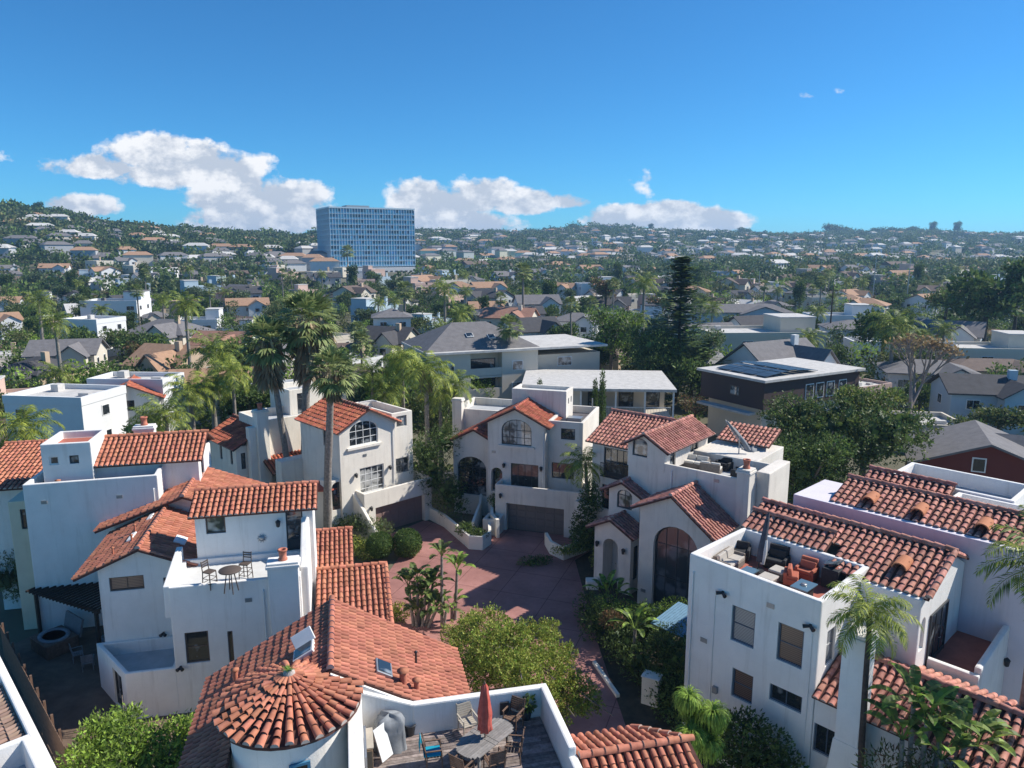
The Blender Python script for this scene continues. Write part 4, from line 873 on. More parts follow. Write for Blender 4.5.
bush('garden_shrubs', at(745,745,.8), 'dark ground shrubs below the terrace house wall', [(0,0,0,1.8,1.2,.9),(-1.8,1.4,0,1.3,1.2,.9),(1.7,-1.6,0,1.5,1.2,.9),(-2.4,3.0,.1,1.2,1.2,1)], 4000, .15, [lf_dark, lf_mid], 32)
# banana plants at the lower right
p = at(928,712,7.0)
paddle_plant((p[0],p[1],0), 'banana plants with broad shiny leaves at the lower right corner', [(0,0,6.6,11),(.7,.3,6.2,10),(-.7,.1,5.9,10),(.3,-.5,5.6,10),(1.3,-.1,5.9,10),(-.2,.5,6.9,9),(1.9,.2,5.6,9)], [lf_palm, lf_mid, lf_bright], 'banana_plant', 7, (1.05,.36))
bush('garden_shrubs', (p[0]+.5,p[1]-.3,4.4), 'tangled brown green undergrowth below the banana plants', [(0,0,0,1.6,1.2,1.3),(-1.5,.3,0,1.1,1,1.3),(1.6,0,0,1.2,1,1.3)], 3000, .2, [lf_olive, lf_rust, lf_dark], 33, asp=.25)
# palms around the courtyard
palm(at(328,545,0), 13.6, 'curved grey trunked palm in front of the cream house', 'fan', 1.15, .25, lean=(1.5,-2.3), seed=2, skirt=.8)
palm(at(306,505,0), 16.1, 'tallest fan palm of the three, with the fullest brown skirt', 'fan', 1.7, .30, lean=(1.35,-1), seed=3, skirt=1.3)
palm(at(292,512,0), 14.6, 'leftmost tall fan palm with the slimmest trunk', 'fan', 1.4, .22, lean=(-.9,-1), seed=4, skirt=1.2)
for (px,py,zc,h,s,kd,lb,ln) in ((426,372,0,0,1.35,'gold','golden green palm with hanging dead fronds behind the cream house',(0,0)),
        (455,385,0,0,1.05,'feather','smaller green palm right of the golden palm behind the drive',(0,0)),
        (385,392,0,0,1.1,'feather','green feathery palm behind the roof of the cream house',(0,0))):
    z = {426:11.3,455:9.7,385:8.6}[px]; p = at(px,py,z); palm((p[0],p[1],0), z, lb, kd, s, .2, seed=px, skirt=.6 if px == 426 else 0)
for (px,py,z,s,kd,lb) in ((190,392,8.8,1.25,'gold','bright palm behind the tiled roof left of the cream house'),(212,385,9.0,1.05,'gold','second bright palm close to the dark round tree'),
        (165,415,8.0,1.15,'feather','dark green palm in front of the small tiled gable'),(148,420,7.4,.9,'feather','low palm beside the chimney of the blank walled house'),
        (215,352,11.5,1.5,'feather','large spreading palm above the round dark tree'),(22,428,8.2,1.35,'gold','bushy palm at the left edge before the white villa'),(55,322,12,1.2,'feather','olive palm beside the white modern house'),
        (185,305,14,1.3,'feather','rounded date palm in front of the red roofed row far left')):
    p = at(px,py,z); palm((p[0],p[1],0), z, lb, kd, s, .22, seed=px)
p = at(868,612,10.3); p = at(874,618,9.6); rp = palm((p[0]+.25,p[1]+.3,0), 9.6, 'drooping golden palm beside the chimney of the terrace house', 'gold', .74, .095, lean=(-.25,0), seed=12)
next(c for c in rp.children if c.name.startswith('trunk')).data.materials[0] = bark_dk
p = at(1046,566,11.2); palm((p[0],p[1],0), 11.2, 'palm reaching in from the right edge above the red balcony', 'feather', 1.0, .2, seed=13)
paddle_plant(at(268,478,.5), 'banana like plants in front of the chimney wall of the cream house', [(0,0,2.0,9),(1.2,.3,2.2,9),(2.6,.3,1.8,9),(-1,0,1.6,8),(3.6,-.2,1.6,8)], [lf_mid, lf_bright, lf_palm], 'banana_plant', 9, (1.2,.42))
# bigger trees around
def big(px, py, z, r, h, label, mats, n=5200, size=.32, seed=0, name='broadleaf_tree', trunk=.3, **k):
    p = at(px, py, z); return tree(name, (p[0],p[1],0), label, blobs_round(r, h, z, 12, seed), n, size, mats, max(1.5, z-h*.35), trunk, seed, **k)
big(255,398,6.6,3.6,6.0,'dark dense round tree left of the cream house', [lf_dark, lf_mid], 9000, .26, 41)
big(835,432,6.4,6.8,8.5,'huge dark ficus tree at the right of the brown house', [lf_dark, lf_dark, lf_mid, lf_olive], 26000, .26, 42, clump=10)
big(805,470,4.6,3.6,6.0,'lower front part of the dark trees behind the terrace house', [lf_dark, lf_mid], 9000, .24, 43)
big(868,415,7.5,3.2,5.5,'olive yellow palm like tree at the right side of the ficus', [lf_yel, lf_olive, lf_mid], 6500, .26, 44)
big(612,330,9.5,4.8,9.0,'tall airy eucalyptus behind the flat roofed carport', [lf_grey, lf_mid, lf_bright], 6500, .34, 45)
big(655,355,7.5,4.4,8.0,'dark leaning tree right of the eucalyptus', [lf_dark, lf_mid], 8000, .3, 46)
big(700,350,7.0,3.4,7.0,'dark leafy tree with hanging vines left of the brown house', [lf_dark, lf_mid, lf_grey], 7000, .3, 47)
big(600,352,5.6,3.0,5.0,'dark shrub tree beneath the eucalyptus', [lf_dark], 4500, .3, 48)
big(436,418,5.2,2.3,6.5,'dense green tree between the cream house and the central house',[lf_mid, lf_dark, lf_olive],6000,.22,51)
big(405,372,6.5,2.6,5.0,'green tree behind the right roof of the cream house',[lf_mid, lf_bright],4200,.26,52)
big(330,372,7.0,2.6,5.0,'green tree behind the three tall fan palms',[lf_mid, lf_olive],4200,.26,53)
for px,py,z,s in ((372,372,10.5,1.0),(402,360,11.5,1.15),(440,395,9.0,.9),(232,372,10.4,1.1)):
    p = at(px,py,z); palm((p[0],p[1],0), z, {372:'slender palm directly behind the arched window roof',402:'slender palm left of the golden palm with dead fronds',440:'shorter palm under the golden palm by the central house',232:'palm rising in front of the dark round tree'}[px], 'gold' if px in (402,232) else 'feather', s, .15, seed=px)
big(480,388,3.8,2.3,3.5,'small round green tree beside the cream apartment block', [lf_mid, lf_bright], 2500, .25, 49)
big(760,480,3.5,2.4,4.5,'dark tree mass between the gabled house and the ficus', [lf_dark], 5000, .22, 50)
palm(at(802,505,0), 4.6, 'small palm in the gap behind the tiled rows', 'gold', .62, .14, seed=6)
# half bare tree
bt = at(905,440,0); o = empty('bare_tree', bt, 0, 'half bare tree with a few rust coloured leaves right of the ficus', 'tree'); t = MB(); R = random.Random(5)
def branch(p, d, L, r, lv):
    q = p + d*L; t.path([p, (p+q)/2 + Vector((R.uniform(-.1,.1),R.uniform(-.1,.1),0))*L*.3, q], [r, r*.8, r*.6], 5)
    if lv == 0: tips.append(q); return
    for _ in range(3 if lv > 1 else 4): branch(q, (d + Vector((R.uniform(-.8,.8),R.uniform(-.8,.8),R.uniform(-.1,.6)))).normalized(), L*.72, r*.6, lv-1)
tips = []; branch(Vector((0,0,0)), Vector((.05,0,1)), 2.4, .22, 5)
t.build('trunk', mat('pale_bark', (.24,.20,.18), .95, .2, 4), o)
tp = np.array([tuple(x) for x in tips]); RR = np.random.default_rng(3); sel = tp[RR.choice(len(tp), 700)]+RR.normal(size=(700,3))*.12
sel = sel[(sel[:,0] > -.6) | (RR.random(700) < .2)]
link('crown', mesh_quads('crown', leaf_quads(sel, unit(RR.normal(size=(len(sel),3))), .25, .6, RR), leafmat('tan_leaf', (.24,.17,.08), (.30,.20,.09))), o); o.scale = (1.85,1.85,1.7)
# cypresses, pine
def column_tree(loc, h, r, label, n=5500, group=None, name='cypress_tree', m=None, seed=0):
    bl = [(0,0,.6+h*.88*i/7, r*(1.1-.1*i), r*(1.1-.1*i), h*.13) for i in range(8)]
    return tree(name, loc, label, bl, n, .22, m or [lf_dark, lf_mid], h*.5, .1, seed, group, asp=.3, droop=-.8)
p = (8.82,70); column_tree((p[0],p[1],0), 9.9, .6, 'taller slim cypress behind the central house'); column_tree((8.25,71,0), 8.8, .5, 'shorter slim cypress left of the taller cypress', seed=2)
column_tree((3.1,80,0), 7.2, .7, 'short cypress in front of the flat roofed carport', seed=3)
p = at(687,415,1); tree('bare_shrub_tree', (p[0]+.8,p[1]-1,0), 'low spreading dark tree in the yard under the brown house', blobs_round(2.4,2.6,2.4,9,3), 1500, .22, [lf_dark, lf_rust], 1.5, .16, 3, fill=False, bk=bark_dk)
def norfolk(px, py_top, py_base, z_base, Y, label, seed=0):
    X = (px-512)/CF*Y*1.0; ztop = CH-(py_top-250)/CF*Y; h = ztop - z_base; o = empty('norfolk_pine', (X,Y,z_base), 0, label, 'pine tree')
    MB().path([(0,0,-.3),(0,0,h*.5),(0,0,h)], [.35,.2,.04], 7).build('trunk', bark_dk, o); R = np.random.default_rng(seed); Q = []
    for i in range(15):
        z = h*(.22+.76*i/14); L = (h*.34)*(1-.84*i/14)+.4
        for k in range(7):
            a = k*2*PI/7+i*.5; d = np.array([math.cos(a),math.sin(a),.12]); s = np.array([-math.sin(a),math.cos(a),0])
            for j in range(34):
                c = np.array([0,0,z]) + d*L*(.1+.9*j/33) + R.normal(size=3)*.3; w = .8*(1-.5*j/33); e = s*R.uniform(-1,1)+np.array([0,0,R.uniform(-.3,.6)])
                Q.append([c-d*.35, c+s*w, c+d*.35+e*.2, c-s*w])
    link('crown', mesh_quads('crown', np.array(Q), [lf_dark, lf_mid], R.integers(0,2,len(Q))), o)
norfolk(680,258,350,0,105,'tall dark tiered norfolk pine right of the eucalyptus')
# ============================================================ FURNITURE AND SMALL THINGS
wick = mat('taupe_wicker', (.20,.17,.145), .8, .2, 8); cush = mat('beige_cushion', (.46,.42,.37), .9, .08, 4); dkw = mat('charcoal_wicker', (.03,.03,.032), .7, .2, 8); cream = mat('cream_cushion', (.62,.59,.53), .9, .06, 4)
ironb = mat('bronze_iron', (.10,.075,.06), .6, .1); redcl = mat('faded_red_canvas', (.44,.07,.05), .85, .15, 5, col2=(.50,.12,.09)); bluecl = mat('turquoise_towel', (.01,.30,.42), .9, .1, 3)
greycl = mat('grey_cover_cloth', (.22,.23,.24), .8, .25, 3); terr_c = mat('terracotta_cushion', (.42,.13,.08), .9, .1, 3)
def face_to(p, q): return math.atan2(q[1]-p[1], q[0]-p[0])
def chair(loc, rz, label, m=None, back=.95, name='patio_chair', seat_m=None, s=1.0, group=None):
    o = empty(name, loc, math.degrees(rz), label, 'chair', group); m = m or brownwood
    q = MB(); 
    for i in range(5): q.obox((-.2+i*.1,0,.44), .085, .5, .03)
    q.build('seat', seat_m or m, o)
    q = MB()
    for i in range(6): q.obox((-.27-.012*i, 0, .56+i*.075), .025, .5, .06, ry=-.12)
    for y in (-.26,.26): q.tube((-.24,y,.44),(-.36,y,back+.05),.022)
    q.build('backrest', seat_m or m, o)
    for x, y in ((.22,.25),(.22,-.25),(-.24,.25),(-.24,-.25)): q = MB(); q.tube((x*1.1,y,0),(x,y,.45 if x < 0 else .66),.022); q.build('leg', m, o)
    for y in (-.27,.27): q = MB(); q.obox((-.02,y,.67),.52,.05,.03); q.build('armrest', m, o)
    o.scale = (s,s,s); return o
DZ = 5.9
p1, p2 = Vector(at(466,752,DZ+.74)), Vector(at(503,723,DZ+.74)); tcn = (p1+p2)/2; ta = face_to(p1, p2)
T = empty('dining_table', (tcn.x,tcn.y,DZ), math.degrees(ta), 'long slatted grey wooden table with rounded ends on the foreground deck', 'table')
q = MB(); greyw = mat('silver_teak', (.25,.23,.21), .8, .2, 6, island=.15)
for i in range(12):
    y = -.5+.0455+i*.091; hl = 1.08*math.sqrt(max(.05, 1-(abs(y)/.62)**3))
    for x0, x1 in ((-hl,-.1),(-.08,.08),(.1,hl)): q.box(x0, y-.041, .70, x1, y+.041, .735)
q.build('table_top', greyw, T); q = MB(); q.box(-.75,-.38,.62,.75,.38,.695); q.build('apron', greyw, T)
for x, y in ((.7,.36),(.7,-.36),(-.7,.36),(-.7,-.36)): MB().box(x-.04,y-.04,0,x+.04,y+.04,.62).build('leg', greyw, T)
U = empty('patio_umbrella', (tcn.x,tcn.y,DZ), 0, 'closed faded red umbrella standing in the slatted deck table', 'umbrella')
MB().tube((0,0,0),(0,0,2.55),.025).build('pole', brownwood, U)
q = MB(); n = 20; prof = [(.04,2.62),(.10,2.5),(.14,2.1),(.19,1.6),(.17,1.25),(.20,1.0),(.14,.95)]; vs = []
for k, (r, z) in enumerate(prof):
    for i in range(n): a = 2*PI*i/n; rr = r*(1+.28*math.sin(a*6+k*.4)); vs.append((rr*math.cos(a), rr*math.sin(a), z))
q.add(vs, [(k*n+i,k*n+(i+1)%n,(k+1)*n+(i+1)%n,(k+1)*n+i) for k in range(len(prof)-1) for i in range(n)], 0, True); q.build('canopy', redcl, U)
MB().lathe((0,0,2.6),[(.02,0),(.05,.03),(.01,.12)],8).build('finial', brownwood, U)
ch_spots = [(468,722,'pale framed slatted chair behind the red umbrella',mat('bleached_wood',(.42,.37,.30),.8,.1,5)),(513,716,'dark slatted chair at the far right end of the deck table',brownwood),(513,747,'dark framed chair at the right side of the deck table',brownwood),(494,760,'open armed wooden chair at the near side of the deck table',brownwood),(463,766,'wooden chair at the near left corner of the deck table',brownwood)]
for px, py, lb, m in ch_spots:
    p = at(px, py, DZ+.45); chair((p[0],p[1],DZ), face_to(p, tcn), lb, m, group='chairs round the deck table')
p = at(434,752,DZ+.45); cb_ = chair((p[0],p[1],DZ), face_to(p, tcn), 'wooden chair with a turquoise towel over its back', brownwood, group='chairs round the deck table')
q = MB(); q.box(-.34,-.24,.47,.2,.24,.5); q.add([(-.30,-.24,.5),(-.30,.24,.5),(-.42,.22,1.06),(-.42,-.2,1.0),(-.36,-.24,.5),(-.36,.24,.5),(-.47,.2,.7),(-.47,-.22,.62)], [(0,1,2,3),(3,2,6,7)])
tw = q.build('towel', bluecl); tw.location = (p[0],p[1],DZ); tw.rotation_euler = (0,0,face_to(p,tcn)); tag(tw, 'turquoise beach towel draped over a deck chair', 'towel')
def cover(loc, sx, sy, h, label, m, name, rz=0, cat='cover', seed=0):
    R = random.Random(seed); q = MB(); n = 28; vs = []
    prof = [(1.08,0),(1.02,.2),(.97,.5),(.96,.8),(.8,.95),(.35,1.0),(.02,1.02)]; ph = [R.uniform(0,6) for _ in range(3)]
    for k, (r, z) in enumerate(prof):
        for i in range(n):
            a = 2*PI*i/n; c, s = math.cos(a), math.sin(a); pw = .45; e = (abs(c)**pw*math.copysign(1,c), abs(s)**pw*math.copysign(1,s)); f = 1 + .06*math.sin(a*7+ph[0]+k*.7)+.05*math.sin(a*11+ph[1]-k)
            vs.append((sx/2*r*e[0]*f, sy/2*r*e[1]*f, h*z*(1+.05*math.sin(3*a+ph[2]))))
    q.add(vs, [(k*n+i,k*n+(i+1)%n,(k+1)*n+(i+1)%n,(k+1)*n+i) for k in range(len(prof)-1) for i in range(n)], 0, True); q.add(vs[-n:], [tuple(range(n))])
    o = q.build(name, m); o.location = loc; o.rotation_euler = (0,0,rz); return tag(o, label, cat)
p = at(390,733,DZ+.5); cover((p[0],p[1],DZ), .95, .75, 1.15, 'barbecue under a crumpled grey cover against the deck wall', greycl, 'covered_barbecue', .3, 'barbecue')
p = at(361,745,DZ+.9); o = empty('storage_cabinet', (p[0],p[1],DZ), 13, 'tall wooden storage cabinet with a pale lid beside the turret', 'cabinet'); q = MB(); q.box(-.35,-.4,0,.35,.4,1.0); q.build('body', mat('tan_plywood',(.30,.20,.12),.8,.15,3), o, bevel=.01)
q = MB(); q.obox((0,.05,1.05),.76,.86,.05,rx=.12); q.build('lid', mat('pale_plywood',(.45,.39,.31),.8,.1,3), o)
for x in (-.175,.175): q = MB(); q.box(x-.165,-.425,.05,x+.165,-.405,.95); q.build('door', MATS['tan_plywood'], o)
p = at(383,743,DZ+.6); q = MB(); q.obox((0,0,0),.5,.03,1.05,rx=-.35); o = q.build('white_board', fr_white, loc=(p[0],p[1],DZ+.62)); o.rotation_euler = (0,0,1.0); tag(o, 'white board leaning beside the covered barbecue', 'board')
p = at(410,729,DZ+.2); q = MB(); q.lathe((0,0,0),[(.14,0),(.2,.35),(.22,.4),(.18,.4),(.16,.3)],12); o = q.build('plant_pot', metal_dk, loc=(p[0],p[1],DZ)); tag(o, 'small black pot on the deck beside the barbecue', 'pot')
p = at(526,712,DZ+.25); o = empty('potted_plant', (p[0],p[1],DZ), 0, 'potted plant in the far corner of the wooden deck', 'plant'); q = MB(); q.lathe((0,0,0),[(.15,0),(.22,.35),(.2,.35)],12); q.build('pot', metal_dk, o); link('leaves', crown_mesh('leaves', [(0,0,.6,.28,.28,.3)], 260, .16, lf_mid, 3, fill=False), o)
p = at(493,708,6.6); q = MB(); q.obox((0,0,0),.32,.06,.45); o = q.build('wall_heater', metal_dk, loc=(p[0],-12.27*math.cos(math.radians(13))+31.76+(p[0]+16.04)*0+ (0), 6.45)); 
bx = 13.35; cx, sx_ = math.cos(math.radians(13)), math.sin(math.radians(13)); o.location = (-16.04+bx*cx+12.33*sx_, 31.76+bx*sx_-12.33*cx, 6.45); o.rotation_euler = (0,0,math.radians(13)); tag(o, 'black box fixed to the inside of the deck wall', 'box')
# bistro set on the left roof deck
BZ = 6.195; p = at(230,572,BZ+1.0); o = empty('bar_table', (p[0],p[1],BZ), 0, 'round bronze bar table on the small left roof deck', 'table'); o.scale = (1.25,1.25,1.1)
MB().lathe((0,0,.97),[(.02,0),(.4,0),(.41,.03),(.4,.05),(.02,.05)],24).build('table_top', ironb, o)
for a in range(4): q = MB(); q.tube((.26*math.cos(a*PI/2+.6),.26*math.sin(a*PI/2+.6),0),(.12*math.cos(a*PI/2+.6),.12*math.sin(a*PI/2+.6),.98),.022); q.build('leg', ironb, o)
for px, py, lb in ((209,570,'left bar stool on the small roof deck'),(245,562,'right bar stool with a dark back on the small roof deck')):
    s = at(px, py, BZ+.9); s = (s[0],s[1]); a = face_to(s, p); o = empty('bar_stool', (s[0],s[1],BZ), math.degrees(a), lb, 'stool', 'bar stools on the roof deck'); o.scale = (1.2,1.2,1.15)
    MB().obox((0,0,.72),.36,.36,.05).build('seat', ironb, o); q = MB()
    for y in (-.17,.17): q.tube((-.17,y,.72),(-.22,y,1.16),.02)
    for z in (.92,1.02,1.12): q.obox((-.2,0,z),.02,.36,.05)
    q.build('backrest', ironb, o)
    for x, y in ((.17,.17),(.17,-.17),(-.17,.17),(-.17,-.17)): MB().tube((x*1.15,y*1.15,0),(x,y,.72),.02,.02,6).build('leg', ironb, o)
    q = MB()
    for z in (.25,.45): q.tube((.19,-.18,z),(.19,.18,z),.014); q.tube((-.19,-.18,z),(-.19,.18,z),.014); q.tube((-.19,.18,z),(.19,.18,z),.014); q.tube((-.19,-.18,z),(.19,-.18,z),.014)
    q.build('footrest', ironb, o)
# roof terrace of the tall white house
def sofa(loc, rz, w, d, label, m, cm, name='sofa', arm=True, s=1.0, cat='sofa', group=None, backh=.72):
    o = empty(name, loc, math.degrees(rz), label, cat, group)
    MB().box(-d/2,-w/2,.05,d/2,w/2,.32).build('base', m, o, bevel=.02); q = MB(); k = max(1, round(w/.75))
    for i in range(k): q.obox((.04, -w/2+w*(i+.5)/k, .40), d-.1, w/k-.03, .15)
    q.build('seat_cushion', cm, o, bevel=.03); MB().box(-d/2,-w/2,.3,-d/2+.16,w/2,backh).build('backrest', m, o, bevel=.02); q = MB()
    for i in range(k): q.obox((-d/2+.25, -w/2+w*(i+.5)/k, .62), .16, w/k-.05, .34, ry=-.2)
    q.build('back_cushion', cm, o, bevel=.03)
    if arm:
        for y in (-1,1): MB().box(-d/2+.02,y*(w/2+.0)-.06,.05,d/2-.02,y*(w/2)+.06,.58).build('armrest', m, o, bevel=.02)
    o.scale = (s,s,s); return o
RZ = 7.97
def onR(px, py, h=.4): p = at(px, py, RZ+h); return (p[0], p[1], RZ)
a47 = math.radians(-47)
sofa(onR(729,560), a47+.1, 1.5, .85, 'taupe wicker sofa in the left corner of the roof terrace', wick, cush)
sofa(onR(740,550), a47-1.2, .8, .8, 'dark wicker armchair beside the taupe sofa', dkw, dkw, 'armchair', cat='chair')
sofa(onR(777,557,.5), a47-1.4, .85, .85, 'black high backed armchair against the terrace wall', dkw, dkw, 'armchair', cat='chair', backh=.95)
sofa(onR(807,568,.5), a47-1.5, .7, .75, 'terracotta cushioned chair near the terrace fire table', terr_c, terr_c, 'armchair', cat='chair', backh=.9)
sofa(onR(791,577,.3), a47+.4, .7, .6, 'second terracotta cushioned low seat by the fire table', terr_c, terr_c, 'armchair', cat='chair', arm=False, backh=.6)
for px, py, lb in ((779,571,'taupe wicker ottoman right of the closed umbrella'),(768,578,'taupe wicker ottoman nearest the terrace parapet')):
    o = empty('ottoman', onR(px,py,.35), -47, lb, 'ottoman', 'wicker ottomans'); MB().box(-.33,-.33,.04,.33,.33,.34).build('base', wick, o, bevel=.02); MB().box(-.34,-.34,.345,.34,.34,.45).build('cushion', cush, o, bevel=.03)
o = empty('coffee_table', onR(748,572,.35), -47, 'small glass topped table between sofa and umbrella', 'table'); MB().box(-.3,-.45,.36,.3,.45,.4).build('table_top', mat('blue_glass_top',(.10,.16,.20),.08,.1,1,.8), o); 
for x in (-.26,.26):
    for y in (-.4,.4): MB().box(x-.02,y-.02,0,x+.02,y+.02,.36).build('leg', metal_dk, o)
o = empty('fire_table', onR(804,584,.6), -47, 'dark fire table with bluish glass top at the front of the terrace', 'table'); MB().box(-.36,-.5,.5,.36,.5,.56).build('table_top', MATS['blue_glass_top'], o, bevel=.01); MB().box(-.25,-.38,0,.25,.38,.5).build('base', dkw, o, bevel=.01); MB().lathe((0,0,.56),[(.12,0),(.13,.04),(.02,.05)],12).build('burner', metal_gr, o)
o = empty('barbecue', onR(836,573,.5), -47, 'black gas grill with a raised glossy lid in the right terrace corner', 'barbecue'); MB().box(-.35,-.65,0,.35,.65,.85).build('body', dkw, o, bevel=.02); q = MB(); q.obox((-.1,0,.98),.62,.8,.05,ry=-.3); q.build('lid', mat('glossy_lid',(.12,.17,.20),.12,.1,1,.8,metal=.5), o); q = MB(); q.tube((.2,-.3,.88),(.2,.3,.88),.02); q.build('handle', metal_gr, o)
o = empty('patio_umbrella', onR(757,572,0), 0, 'closed dark grey umbrella with pale lining leaning on the roof terrace', 'umbrella'); q = MB(); q.tube((0,0,0),(.55,.55,2.55),.03); q.build('pole', metal_dk, o)
q = MB(); q.path([(.1,.08,.45),(.2,.18,.95),(.33,.32,1.5),(.48,.48,2.2),(.56,.56,2.55)], [.14,.17,.14,.11,.03], 12); q.build('canopy', mat('dark_grey_canvas',(.07,.07,.085),.9,.3,4), o)
q = MB(); q.path([(.22,.05,.35),(.3,.12,.9),(.38,.22,1.4)], [.10,.14,.08], 10); q.build('lining', mat('off_white_canvas',(.55,.53,.5),.9,.2,4), o); MB().box(-.3,-.3,0,.3,.3,.08).build('base', metal_dk, o)
# roof terrace of the gabled house
EZ = 7.72
def onE(px, py, h=.4): p = at(px, py, EZ+h); return (p[0], p[1], EZ)
sofa(onE(690,459,.5), math.radians(-125), 2.4, .9, 'cream cushioned sofa on the far roof terrace of the gabled house', wick, cream)
sofa(onE(711,468,.35), math.radians(60), 1.3, .8, 'white low bench seat in the middle of the far roof terrace', wick, cream, arm=False, name='bench_seat', cat='seat')
sofa(onE(725,462,.5), math.radians(-140), .9, .8, 'dark armchair near the umbrella on the far roof terrace', dkw, dkw, 'armchair', cat='chair')
sofa(onE(739,470,.5), math.radians(140), .8, .8, 'black armchair nearest the chimney on the far roof terrace', dkw, dkw, 'armchair', cat='chair')
p = onE(676,459,.3); q = MB(); q.lathe((0,0,0),[(.34,0),(.38,.1),(.38,.6),(.36,.64),(.02,.66)],16); tag(q.build('side_table', greycl, loc=p), 'round grey drum table at the left end of the far roof terrace', 'table')
o = empty('cantilever_umbrella', onE(738,466,0), -40, 'folded cantilever umbrella with slanting arm on the far roof terrace', 'umbrella'); MB().tube((0,0,0),(0,0,2.1),.04).build('pole', metal_gr, o); q = MB(); q.tube((.3,0,1.2),(-1.1,.1,3.0),.035); q.tube((.0,0,2.05),(-.95,.12,2.95),.03); q.build('arm', mat('pale_pole',(.5,.45,.38),.6,.1), o); MB().box(-.4,-.4,0,.4,.4,.1).build('base', metal_dk, o)
q = MB(); q.path([(-1.08,.1,2.95),(-.5,.2,2.4),(.2,.3,1.6),(.6,.35,1.1)], [.04,.12,.16,.1], 10); q.build('canopy', greycl, o)
p = at(747,452,8.6); cover((p[0]+.6,p[1]+.6,7.7), 1.5, 1.1, 1.1, 'grey covered furniture heap at the back of the far roof terrace', greycl, 'covered_furniture', .5, 'cover', 4)
# yard things at the left
o = empty('hot_tub', (-25.6,37.6,0), -35, 'dark square hot tub with an oval rim in the shaded left yard', 'hot tub'); MB().box(-1,-.85,0,1,.85,.8).build('body', brownwood, o, bevel=.05); q = MB(); q.lathe((0,0,.8),[(.95,0),(.95,.05),(.7,.06),(.6,-.3),(.02,-.32)],24,sy=.8); q.build('rim', greycl, o)
q = MB(); q.obox((-.1,1.1,1.0),1.9,.12,1.0,rx=-.25); q.build('cover', mat('tub_cover',(.2,.2,.2),.8,.1), o)
P_ = empty('pergola', (-24.6,39.2,0), -25, 'dark slatted pergola in the shade below the blank white wall', 'pergola')
for x in (-2.6,2.6):
    for y in (-1.2,1.2): MB().box(x-.08,y-.08,0,x+.08,y+.08,2.5).build('post', wood_dk, P_)
q = MB()
for y in (-1.2,1.2): q.box(-2.9,y-.06,2.5,2.9,y+.06,2.7)
q.build('beam', wood_dk, P_); q = MB()
for i in range(20): q.box(-2.85+i*.3,-1.6,2.705,-2.79+i*.3,1.6,2.82)
q.build('rafters', wood_dk, P_)
for i, (x,y,s,lb) in enumerate(((-22.8,38.0,.5,'round grey pot in the shaded yard beside the hot tub'),(-22.0,37.0,.4,'small grey pot nearest the white terrace in the shaded yard'),(-21.6,38.3,.6,'large pale pot near the pergola end'))):
    q = MB(); q.lathe((0,0,0),[(.5*s,0),(.75*s,.6*s),(.8*s,1.1*s),(.65*s,1.15*s),(.6*s,.9*s)],16); tag(q.build('garden_pot', greycl, loc=(x,y,0)), lb, 'pot')
for (x,y,rz,lb) in ((-23.6,36.4,.6,'folded grey lounge chair in the shaded yard'),(-22.6,35.6,2.0,'second grey chair lying in the shaded yard')): chair((x,y,0), rz, lb, greycl, name='garden_chair')
# fence
def fence(p0, p1, h, label, m, name='wooden_fence', n=10, board=.14):
    p0, p1 = Vector(p0), Vector(p1); a = face_to(p0,p1); L = (p1-p0).length; o = empty(name, (p0.x,p0.y,0), math.degrees(a), label, 'fence'); q = MB(); k = int(L/board)
    for i in range(k): q.box(i*L/k, -.012, .05, (i+1)*L/k-.01, .012, h+random.uniform(-.02,.02))
    q.build('boards', m, o); q = MB(); q.box(0,.015,h-.25,L,.06,h-.15); q.box(0,.015,.3,L,.06,.4); q.build('rail', m, o)
    for i in range(n+1): MB().box(L*i/n-.05,.06,0,L*i/n+.05,.16,h+.08).build('post', m, o)
x0, x1 = at(0,625,1.9), at(65,748,1.9); fence(x0, x1, 1.9, 'brown board fence running down the left edge', brownwood)
q = MB(); q.box(-.42,-.3,0,.42,.3,1.45); q.box(-.46,-.34,1.45,.46,.34,1.52); o = q.build('utility_box', stuccoA, loc=at(651,703,0), bevel=.02); o.rotation_euler = (0,0,-.5); tag(o, 'cream metal utility box among the dark shrubs', 'utility box')
q = MB()
for i in range(14): q.box(-1.1+i*.157,-1.3,0,-1.1+i*.157+.13,1.3,.05)
o = q.build('blue_awning', mat('light_blue_slats',(.17,.30,.40),.6,.15,4), loc=at(682,620,2.6)); o.rotation_euler = (.12,0,math.radians(-47)); tag(o, 'light blue slatted cover between hedge and terrace house', 'awning')
p = at(682,620,0)
# downpipes, vents and cables on the big blank walls
def wall_detail(H_, pipes=(), vents=()):
    for u, v, z0, z1 in pipes: q = MB(); q.tube((u,v,z0),(u,v,z1),.035,.035,7); q.tube((u,v,z1),(u,v+.12,z1+.1),.035,.035,7); q.build('downpipe', fr_white, H_.root)
    for u, v, z in vents:
        q = MB(); q.box(u-.16,v-.03,z-.1,u+.16,v-.003,z+.1)
        for k in range(4): q.box(u-.14,v-.045,z-.085+k*.045,u+.14,v-.031,z-.065+k*.045)
        q.build('wall_vent', metal_gr, H_.root)
wall_detail(Lh, [(6.75,-.05,0,8.2)], [(1.0,0,7.9),(4.9,0,3.2),(4.9,0,7.9)])
wall_detail(B, [(4.2,-.05,0,5.9)], [(3.5,0,5.5),(3.3,0,1.1)])
wall_detail(Dh, [(-5.55,-.05,0,8.3)], [(-4.9,0,5.4),(-2.0,0,8.1)])
wall_detail(C, [(2.65,1.25,3.8,7.9)], [(-1.5,1.3,6.0)])
wall_detail(A, [(2.6,1.15,3.7,8.2)], [(.0,1.2,6.3)])
